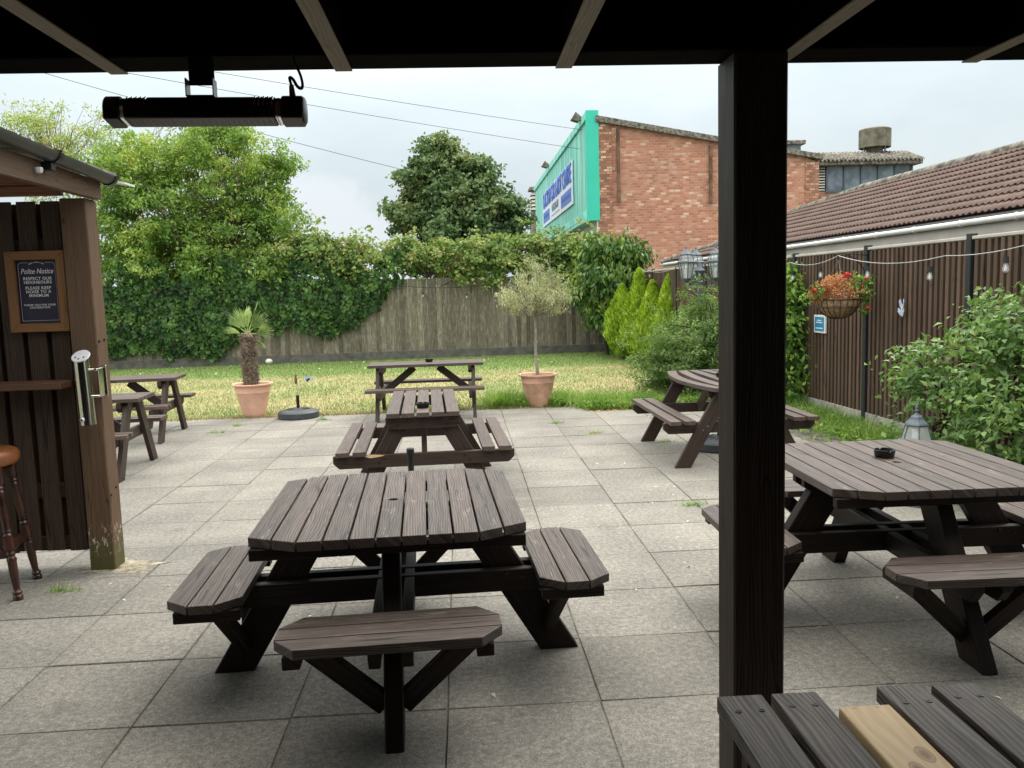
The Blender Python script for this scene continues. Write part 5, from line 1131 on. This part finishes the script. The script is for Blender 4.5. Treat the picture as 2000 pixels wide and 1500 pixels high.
for a, b in (((.15, 0, .03), (.29, -.05, .2)), ((.18, 0, .02), (.28, -.05, .04)), ((.2, 0, .0), (.29, -.06, -.1)), ((.2, 0, .01), (.36, -.02, -.12)), ((.2, 0, .0), (.26, -.02, -.22)), ((-.1, 0, .04), (-.28, -.08, .1))): m = (Vector(a) + Vector(b)) / 2 + Vector((0, 0, .03)); mb = MB(); mb.tube([a, m, b], .003, 4); mb.build('stem', M['hemp'], hk)
br = thing('basket_bracket', (4.40, 8.92, 1.9), 0, 'thin curved metal bracket holding the hanging basket on the fence post', 'bracket')
mb = MB(); mb.tube([(0, 0, -.02), (-.24, -.15, .0), (-.47, -.3, -.02), (-.475, -.305, -.05)], .006, 6); mb.tube([(0, 0, -.3), (-.06, -.04, -.16), (-.18, -.12, -.06), (-.33, -.21, -.01)], .005, 6); mb.build('bracket_arm', M['black_metal'], br, smooth=True)

# ---- notice and butterfly on the right fence
nf = thing('framed_notice', (4.36, 10.0, 1.10), 0, 'small blue notice in a white frame behind the hanging basket', 'sign')
mb = MB(); mb.box(-.012, .012, -.16, .16, -.11, .11, 'y'); mb.build('frame', M['white_plastic'], nf, bevel=.004)
mb = MB(); mb.box(-.0145, -.012, -.13, .13, -.085, .085, 'y'); mb.build('print', M['blue_sign'], nf)
mb = MB()
for z, w in ((.045, .06), (.02, .09), (-.05, .1)): mb.box(-.0155, -.0145, -w, w, z - .005, z + .005, 'y')
mb.build('small_print', M['ink_white'], nf)
bu = thing('butterfly_ornament', (4.385, 8.12, 1.32), 0, 'pale blue butterfly ornament fixed to the right fence', 'ornament')
mb = MB(); ol_ = [(0, .0), (.02, .05), (.05, .10), (.03, .11), (-.01, .06)]
for sgn in (-1, 1):
    w1 = [(0, -.02), (.03 * sgn, .02), (.05 * sgn, .07), (.03 * sgn, .10), (.012 * sgn, .05)]; w2 = [(0, -.02), (.055 * sgn, .01), (.06 * sgn, -.03), (.02 * sgn, -.07), (0, -.06)]
    ang = .35 * sgn
    for w in (w1, w2): mb.prism(w, (-.012, 0, 0), (0.35 * sgn * -1 * .9, 1, 0) if sgn > 0 else (.3, 1, 0), (0, 0, 1), .005, 0)
mb.build('wing', M['butterfly'], bu)
mb = MB(); mb.tube([(-.012, 0, .05), (-.016, 0, 0), (-.012, 0, -.08)], [.004, .008, .003], 6); mb.build('body', M['white_plastic'], bu)
mb = MB(); mb.lathe([(.001, -.085), (.05, -.07), (.085, -.02), (.085, .02), (.05, .07), (.001, .085)], 16, (-4.72, 20.75, .07)); mb.v = [(x, y, .07 + (z - .07) * .8) for x, y, z in mb.v]; o = mb.build('football', M['ball'], None, smooth=True); tag(o, 'dirty white ball lying on the grass by the back fence', 'ball')

# ================================================================== TIMBER HUT at the left
hu = thing('timber_hut', (-2.215, 5.145, 0), 0, 'brown timber smoking hut at the left with slatted wall, shelf and gutter', 'hut'); HX, HY = -2.215, 5.145
def hb_(name, mat, x0, x1, y0, y1, z0, z1, g, bev=.004, lab=None):
    mb = MB(); mb.box(x0 - HX, x1 - HX, y0 - HY, y1 - HY, z0, z1, g); o = mb.build(name, mat, hu, bevel=bev)
    if lab: o['label'] = lab
    return o
hb_('post', M['hut_post'], -2.290, -2.142, 5.07, 5.22, 0, 2.214, 'z', .006)
mb = MB(); mb.prism([(-2.35, -.0), (.13, 0), (.13, .11), (-2.35, .14)], (-2.10 - HX, 5.07 - HY, 2.215), (0, 1, 0), (0, 0, 1), -.05, 0); mb.build('eave_beam', M['hut_post'], hu, bevel=.004)
None if True else hb_('post_head', M['hut_post'], -2.141, -2.086, 5.075, 5.215, 2.09, 2.214, 'z', .004)
hb_('lintel', M['hut_red'], -4.6, -2.30, 5.12, 5.165, 2.297, 2.365, 'x'); hb_('lintel', M['hut_red'], -4.6, -2.30, 5.115, 5.165, 2.238, 2.293, 'x')
mb = MB(); x = -2.325; k = 0
while x > -4.5: mb.box(x - .105 - HX, x - HX, 5.14 - HY, 5.158 - HY, .112 + (k % 3) * .004, 2.208, 'z'); x -= .137; k += 1
mb.build('slat_wall', M['hut_slat'], hu, bevel=.002)
mb = MB(); x = -2.255
while x > -4.5: mb.box(x - .11 - HX, x - HX, 5.205 - HY, 5.222 - HY, .10, 2.2, 'z'); x -= .137
mb.build('rear_slats', M['hut_slat'], hu)
hb_('rail', M['hut_slat'], -4.6, -2.292, 5.159, 5.204, .44, .53, 'x'); hb_('rail', M['hut_slat'], -4.6, -2.292, 5.159, 5.204, 1.9, 1.99, 'x'); hb_('rail', M['hut_slat'], -4.6, -2.292, 5.159, 5.204, .13, .2, 'x')
hb_('shelf', M['shelf'], -4.5, -2.31, 4.93, 5.138, 1.122, 1.162, 'x')
# low sloping roof, rising to the left
mb = MB(); mb.prism([(-2.07, 2.36), (-4.6, 2.72), (-4.6, 2.75), (-2.07, 2.39)], (-HX, 2.75 - HY, 0), (1, 0, 0), (0, 0, 1), -2.62, 0); mb.build('roof', M['roof_grey'], hu)
mb = MB(); mb.prism([(-2.12, 2.345), (-2.02, 2.325), (-2.02, 2.337), (-2.12, 2.357)], (-HX, 5.36 - HY, 0), (1, 0, 0), (0, 0, 1), -.16, 0); mb.build('roof_sheet_end', M['white_plastic'], hu)
rng = np.random.default_rng(5); n = 1500; P = np.stack([rng.uniform(-2.30, -2.09, n) - HX, rng.uniform(3.0, 4.75, n) - HY, 0 * rng.random(n)], 1); P[:, 2] = 2.40 - (P[:, 0] + HX + 2.02) * .14 + rng.random(n) * .03 * np.clip((4.8 - P[:, 1] - HY), .2, 1)
V, F = leaves(P, rng.normal(size=P.shape), .03 * rng.uniform(.5, 1.3, n), .5, rng, .2, 4); o = np_mesh('moss', V, F, M['moss'], hu)
mb = MB()
for s in (0,):
    nseg = 12; r = .046; a0 = Vector((-2.055 - HX, 2.9 - HY, 2.438)); a1 = Vector((-2.055 - HX, 5.22 - HY, 2.349)); ring = [(math.cos(q), math.sin(q)) for q in np.linspace(math.pi, 2 * math.pi, nseg)]
    b = len(mb.v)
    for p in (a0, a1):
        for rr in (r, r - .003): mb.v += [(p.x + c * rr, p.y, p.z + s_ * rr) for c, s_ in ring]
    m = nseg
    for j in range(m - 1): mb.f += [[j, j + 1, 2 * m + j + 1, 2 * m + j], [m + j, 3 * m + j, 3 * m + j + 1, m + j + 1], [2 * m + j, 2 * m + j + 1, 3 * m + j + 1, 3 * m + j]]; mb.uv += [(0, 0)] * 12
    for j in (0, m - 1): mb.f.append([j, m + j, 3 * m + j, 2 * m + j]); mb.uv += [(0, 0)] * 4
M['gutter'] = flat('dark_gutter', (.048, .052, .045), .5, 0, .2, 6); mb.build('gutter', M['gutter'], hu, smooth=True)
for y, z in ((4.52, 2.376), (5.205, 2.350)):
    mb = MB(); pts = [(-2.055 - HX + .050 * math.cos(q), y - HY, z + .050 * math.sin(q)) for q in np.linspace(math.pi, 2 * math.pi, 12)]
    for a, b in zip(pts[:-1], pts[1:]): a = Vector(a); b = Vector(b); mb.bar(a, b, .035, .007, (0, 1, 0))
    if y < 5: mb.box(-2.105 - HX + .0, -2.05 - HX, y - .03 - HY, y + .02 - HY, 2.29, 2.33, 'x')
    mb.build('gutter_bracket', M['black_metal'], hu)
mb = MB(); mb.lathe([(0, .0), (.018, .004), (.022, .02), (.02, .03)], 8, (-2.085 - HX, 4.43 - HY, 2.262)); mb.build('sensor', M['white_plastic'], hu)
mb = MB()
for (x, y, z) in ((-2.138, 5.10, 1.385), (-2.138, 5.17, 1.39), (-2.138, 5.09, .46), (-2.138, 5.17, .49)): mb.lathe([(0, .006), (.008, .005), (.010, 0)], 6, (x - HX - .003, y - HY, z), axis=Matrix.Rotation(rad(90), 3, 'Y'))
mb.build('coach_bolts', M['black_metal'], hu)
fl = thing('floodlight', (-2.075, 3.86, 2.225), rad(5), 'corner of a grey floodlight under the hut gutter at the left edge', 'floodlight')
mb = MB(); mb.box(-.02, .03, -.1, .04, -.05, .03, 'x'); mb.build('housing', M['grey_steel'], fl, bevel=.008)
mb = MB(); mb.box(.0305, .033, -.09, .03, -.04, .02, 'x'); mb.build('glass', M['white_plastic'], fl)

# green mossy foot and stain marks of the post
mm, ntm, bm_, om = new_mat('green_mossy_foot'); co = coord(ntm); nz = noise(ntm, co, 22, 5, .7)
ntm.links.new(ramp(ntm, nz, [(.4, (.045, .055, .015)), (.6, (.12, .13, .03)), (.7, (.3, .3, .17))]), bm_.inputs['Base Color']); bm_.inputs['Roughness'].default_value = .9
def mossy_wood():
    m = M['hut_post'].copy(); nt = m.node_tree; b = [n for n in nt.nodes if n.type == 'BSDF_PRINCIPLED'][0]; src = b.inputs['Base Color'].links[0].from_socket
    co = coord(nt); sp = N(nt, 'ShaderNodeSeparateXYZ'); nt.links.new(co, sp.inputs[0]); nz = noise(nt, co, 9, 5, .7)
    g = math_(nt, 'ADD', sp.outputs[2], math_(nt, 'MULTIPLY', nz, .35))
    c = mix(nt, ramp(nt, g, [(.20, (.85, .85, .85)), (.38, (0, 0, 0))]), src, (.07, .085, .02))
    chips = noise(nt, co, 1, 5, .75, 0, (60, 60, 22)); lowm = ramp(nt, sp.outputs[2], [(.08, (0, 0, 0)), (.14, (1, 1, 1)), (.22, (1, 1, 1)), (.3, (0, 0, 0))])
    c = mix(nt, math_(nt, 'MULTIPLY', ramp(nt, chips, [(.56, (0, 0, 0)), (.6, (1, 1, 1))]), lowm), c, (.62, .6, .5))
    nt.links.new(c, b.inputs['Base Color']); return m
MP = mossy_wood()
for o in hu.children:
    if o.name.startswith('post') and not o.name.startswith('post_head'): o.data.materials[0] = MP
# mortar patch on the slab round the post foot
mb = MB(); r_ = random.Random(8); ring = [r_.uniform(.13, .24) for k in range(22)]
for k in range(22):
    a, b = k * math.pi / 11, (k + 1) * math.pi / 11; q, w = ring[k], ring[(k + 1) % 22]
    mb.poly([(-2.13, 5.12, .005), (-2.13 + q * math.cos(a) * 1.25, 5.12 + q * math.sin(a) * .8, .0032), (-2.13 + w * math.cos(b) * 1.25, 5.12 + w * math.sin(b) * .8, .0032)])
M['patch'] = flat('stained_mortar', (.30, .26, .19), .95, 0, .55, 16, .4); o = mb.build('mortar_patch', M['patch']); o['kind'] = 'structure'

# ---- poster
po = thing('framed_poster', (-2.47, 5.118, 1.685), 0, 'navy Polite Notice poster in a brown wooden frame on the slatted wall', 'poster')
W2, H2 = .168, .235
for a in range(4):
    mb = MB(); w, h, f = W2, H2, .05
    c = [(-w, -h), (w, -h), (w, h), (-w, h)]; ci = [(-w + f, -h + f), (w - f, -h + f), (w - f, h - f), (-w + f, h - f)]; b = (a + 1) % 4
    sh = .0006; mb.prism([c[a], c[b], ci[b], ci[a]], (0, .012, 0), (1, 0, 0), (0, 0, 1), .034, a % 2); mb.build('frame_rail', M['frame_oak'], po, bevel=.002)
mb = MB(); mb.box(-W2 + .045, W2 - .045, .0, .01, -H2 + .045, H2 - .045, 'z'); pr_ = mb.build('poster_print', M['navy'], po)
def pm_(x, z, o=-.0015): return Matrix(((1, 0, 0, x), (0, 0, -1, o), (0, 1, 0, z), (0, 0, 0, 1)))
text('Polite Notice', .043, M['ink_white'], pr_, pm_(0, .118), 'lettering', .80, .28, 1.0, 0, ext=.0004)
for b_, z, s in (('RESPECT OUR', .076, .0245), ('NEIGHBOURS', .054, .0245), ('PLEASE KEEP', .021, .0245), ('NOISE TO A', -.001, .0245), ('MINIMUM', -.023, .0245), ('THANK YOU FOR YOUR', -.078, .0155), ('COOPERATION', -.093, .0155)):
    text(b_, s, M['ink_white'], pr_, pm_(0, z), 'lettering', 1.0, 0, 1.08, .0002 if s > .02 else .0001, ext=.0004)
for i, ch in enumerate('MORE THAN A PUB'):
    a = (7 - i) * rad(4.2); text(ch, .0095, M['ink_white'], pr_, pm_(-math.sin(a) * .08, .170 - .08 + math.cos(a) * .08 + .001) @ Matrix.Rotation(a, 4, 'Z'), 'lettering', 1, 0, 1, .0002, ext=.0003) if ch != ' ' else None
mb = MB(); e1, e2 = .104, .169; y = -.0012
seg_ = [((-e1, -e2), (e1, -e2)), ((e1, -e2), (e1, e2 - .012)), ((-e1, -e2), (-e1, e2 - .012)), ((-e1, e2 - .012), (-e1 + .012, e2)), ((e1, e2 - .012), (e1 - .012, e2)), ((-e1 + .012, e2), (-.048, e2)), ((e1 - .012, e2), (.048, e2))]
for a, b in seg_: mb.tube([(a[0], y, a[1]), (b[0], y, b[1])], .0008, 4)
mb.build('border_line', M['ink_white'], pr_)
mb = MB()
for (x, z) in ((-.14, .21), (.14, .21), (-.12, -.21), (.12, -.21)): mb.lathe([(0, .002), (.005, .001), (.006, 0)], 8, (x, -.022, z), axis=Matrix.Rotation(rad(90), 3, 'X'))
mb.build('screws', M['rust'], po)

# ---- cigarette bin on the hut post
cb = thing('cigarette_bin', (-2.18, 4.955, .91), 0, 'slim stainless steel cigarette bin fixed to the hut post', 'cigarette bin')
mb = MB(); r = .043; n = 28; sl = .65
for z in (0, 1):
    for k in range(n):
        a = 2 * math.pi * k / n; mb.v.append((r * math.cos(a) + (-.01 * z), r * math.sin(a), 0 if z == 0 else .395 + sl * r * math.sin(a)))
for k in range(n): k2 = (k + 1) % n; mb.f.append([k, k2, n + k2, n + k]); mb.uv += [(0, 0)] * 4
mb.f.append(list(range(n))[::-1]); mb.uv += [(0, 0)] * n
mb.build('tube', M['steel'], cb, smooth=True)
M['plate'] = flat('bright_bin_lid', (.75, .76, .8), .35, .3, .04, 30)
ax = Matrix.Rotation(math.atan(sl), 3, 'X'); mb = MB()
mb.lathe([(0, .004), (.048, .004), (.050, .0), (.048, -.004)], 28, (-.01, 0, .398), axis=ax @ Matrix.Diagonal((1, 1.15, 1)).to_3x3()); mb.build('lid', M['plate'], cb, smooth=True)
mb = MB()
for x, y in ((-.02, -.018), (.0, -.027), (.022, -.016)): mb.lathe([(0, .0052), (.0055, .0052), (.0058, .0045)], 10, (-.01, 0, .398), axis=ax); b = len(mb.v) - 30; 
mb = MB()
for x, y in ((-.024, -.016), (-.002, -.028), (.022, -.014)):
    q0 = len(mb.v); mb.lathe([(0.0001, .0056), (.0055, .0055), (.0056, .003)], 10)
    for i in range(q0, len(mb.v)): w = ax @ (Vector(mb.v[i]) + Vector((x, y * 1.1, 0))); mb.v[i] = (w.x - .01, w.y, w.z + .398)
mb.build('stub_holes', M['ashtray'], cb)
for i, (s, zz) in enumerate((('cigarettes', .012), ('ONLY', .002))):
    text(s, .0115 if i == 0 else .014, M['dark_ink'], cb, Matrix.Translation((-.008, 0, .398)) @ ax.to_4x4() @ Matrix.Translation((0, zz, .0052)), 'lettering', .9, .2 if i == 0 else 0, 1, .0002, ext=.0002) if False else None
mb = MB(); mb.box(.05, .084, .1, .112, .15, .335, 'z'); mb.box(.02, .074, .0, .03, .312, .324, 'x'); mb.box(.02, .074, .0, .03, .158, .17, 'x'); mb.box(.066, .074, .02, .112, .158, .324, 'z'); mb.build('wall_bracket', M['steel'], cb, bevel=.003)
mb = MB(); mb.lathe([(0, .012), (.008, .012), (.012, .008), (.013, 0)], 14, (-.012, -r, .035), axis=Matrix.Rotation(rad(90), 3, 'X')); mb.build('lock', M['plate'], cb, smooth=True)
mb = MB(); mb.lathe([(0, .0135), (.0055, .0135), (.006, .011)], 12, (-.012, -r, .035), axis=Matrix.Rotation(rad(90), 3, 'X')); mb.build('keyhole', M['black_metal'], cb)

# ---- bar stool
st = thing('bar_stool', (-2.69, 4.76, 0), rad(11), 'dark turned wood bar stool with tan leather seat at the left edge', 'bar stool')
mb = MB(); mb.lathe([(0, .725), (.14, .725), (.175, .735), (.188, .755), (.19, .785), (.182, .805), (.165, .815), (0, .82)], 36); mb.build('seat', M['seat_leather'], st, smooth=True)
prof = [(0, .026), (.03, .026), (.04, .020), (.05, .024), (.06, .026), (.075, .018), (.09, .017), (.2, .0225), (.29, .023), (.31, .026), (.33, .018), (.35, .026), (.37, .022), (.375, .028), (.47, .028), (.475, .022), (.49, .026), (.505, .018), (.52, .024), (.54, .020), (.65, .024), (.78, .017), (.8, .018), (.815, .024), (.83, .017), (.845, .024), (.86, .018), (.88, .028), (1, .03)]
tops, feet = [], []
for sx, sy in ((1, 1), (1, -1), (-1, 1), (-1, -1)):
    a = Vector((sx * .175, sy * .18, 0)); b = Vector((sx * .105, sy * .105, .73)); mb = MB(); mb.tube([a + (b - a) * t for t, r in prof], [r for t, r in prof], 14); mb.build('leg', M['stool_wood'], st, smooth=True); feet.append((a, b))
for i, j, h in ((0, 1, .37), (2, 3, .37), (0, 2, .33), (1, 3, .33)):
    p = feet[i][0] + (feet[i][1] - feet[i][0]) * h / .73 * .78; q = feet[j][0] + (feet[j][1] - feet[j][0]) * h / .73 * .78
    mb = MB(); mb.bar(p, q, .05, .022, (0, 0, 1)); mb.build('stretcher', M['stool_wood'], st, bevel=.004)
mb = MB(); mb.box(-.13, .13, -.13, .13, .69, .724, 'x'); mb.build('apron', M['stool_wood'], st, bevel=.01)
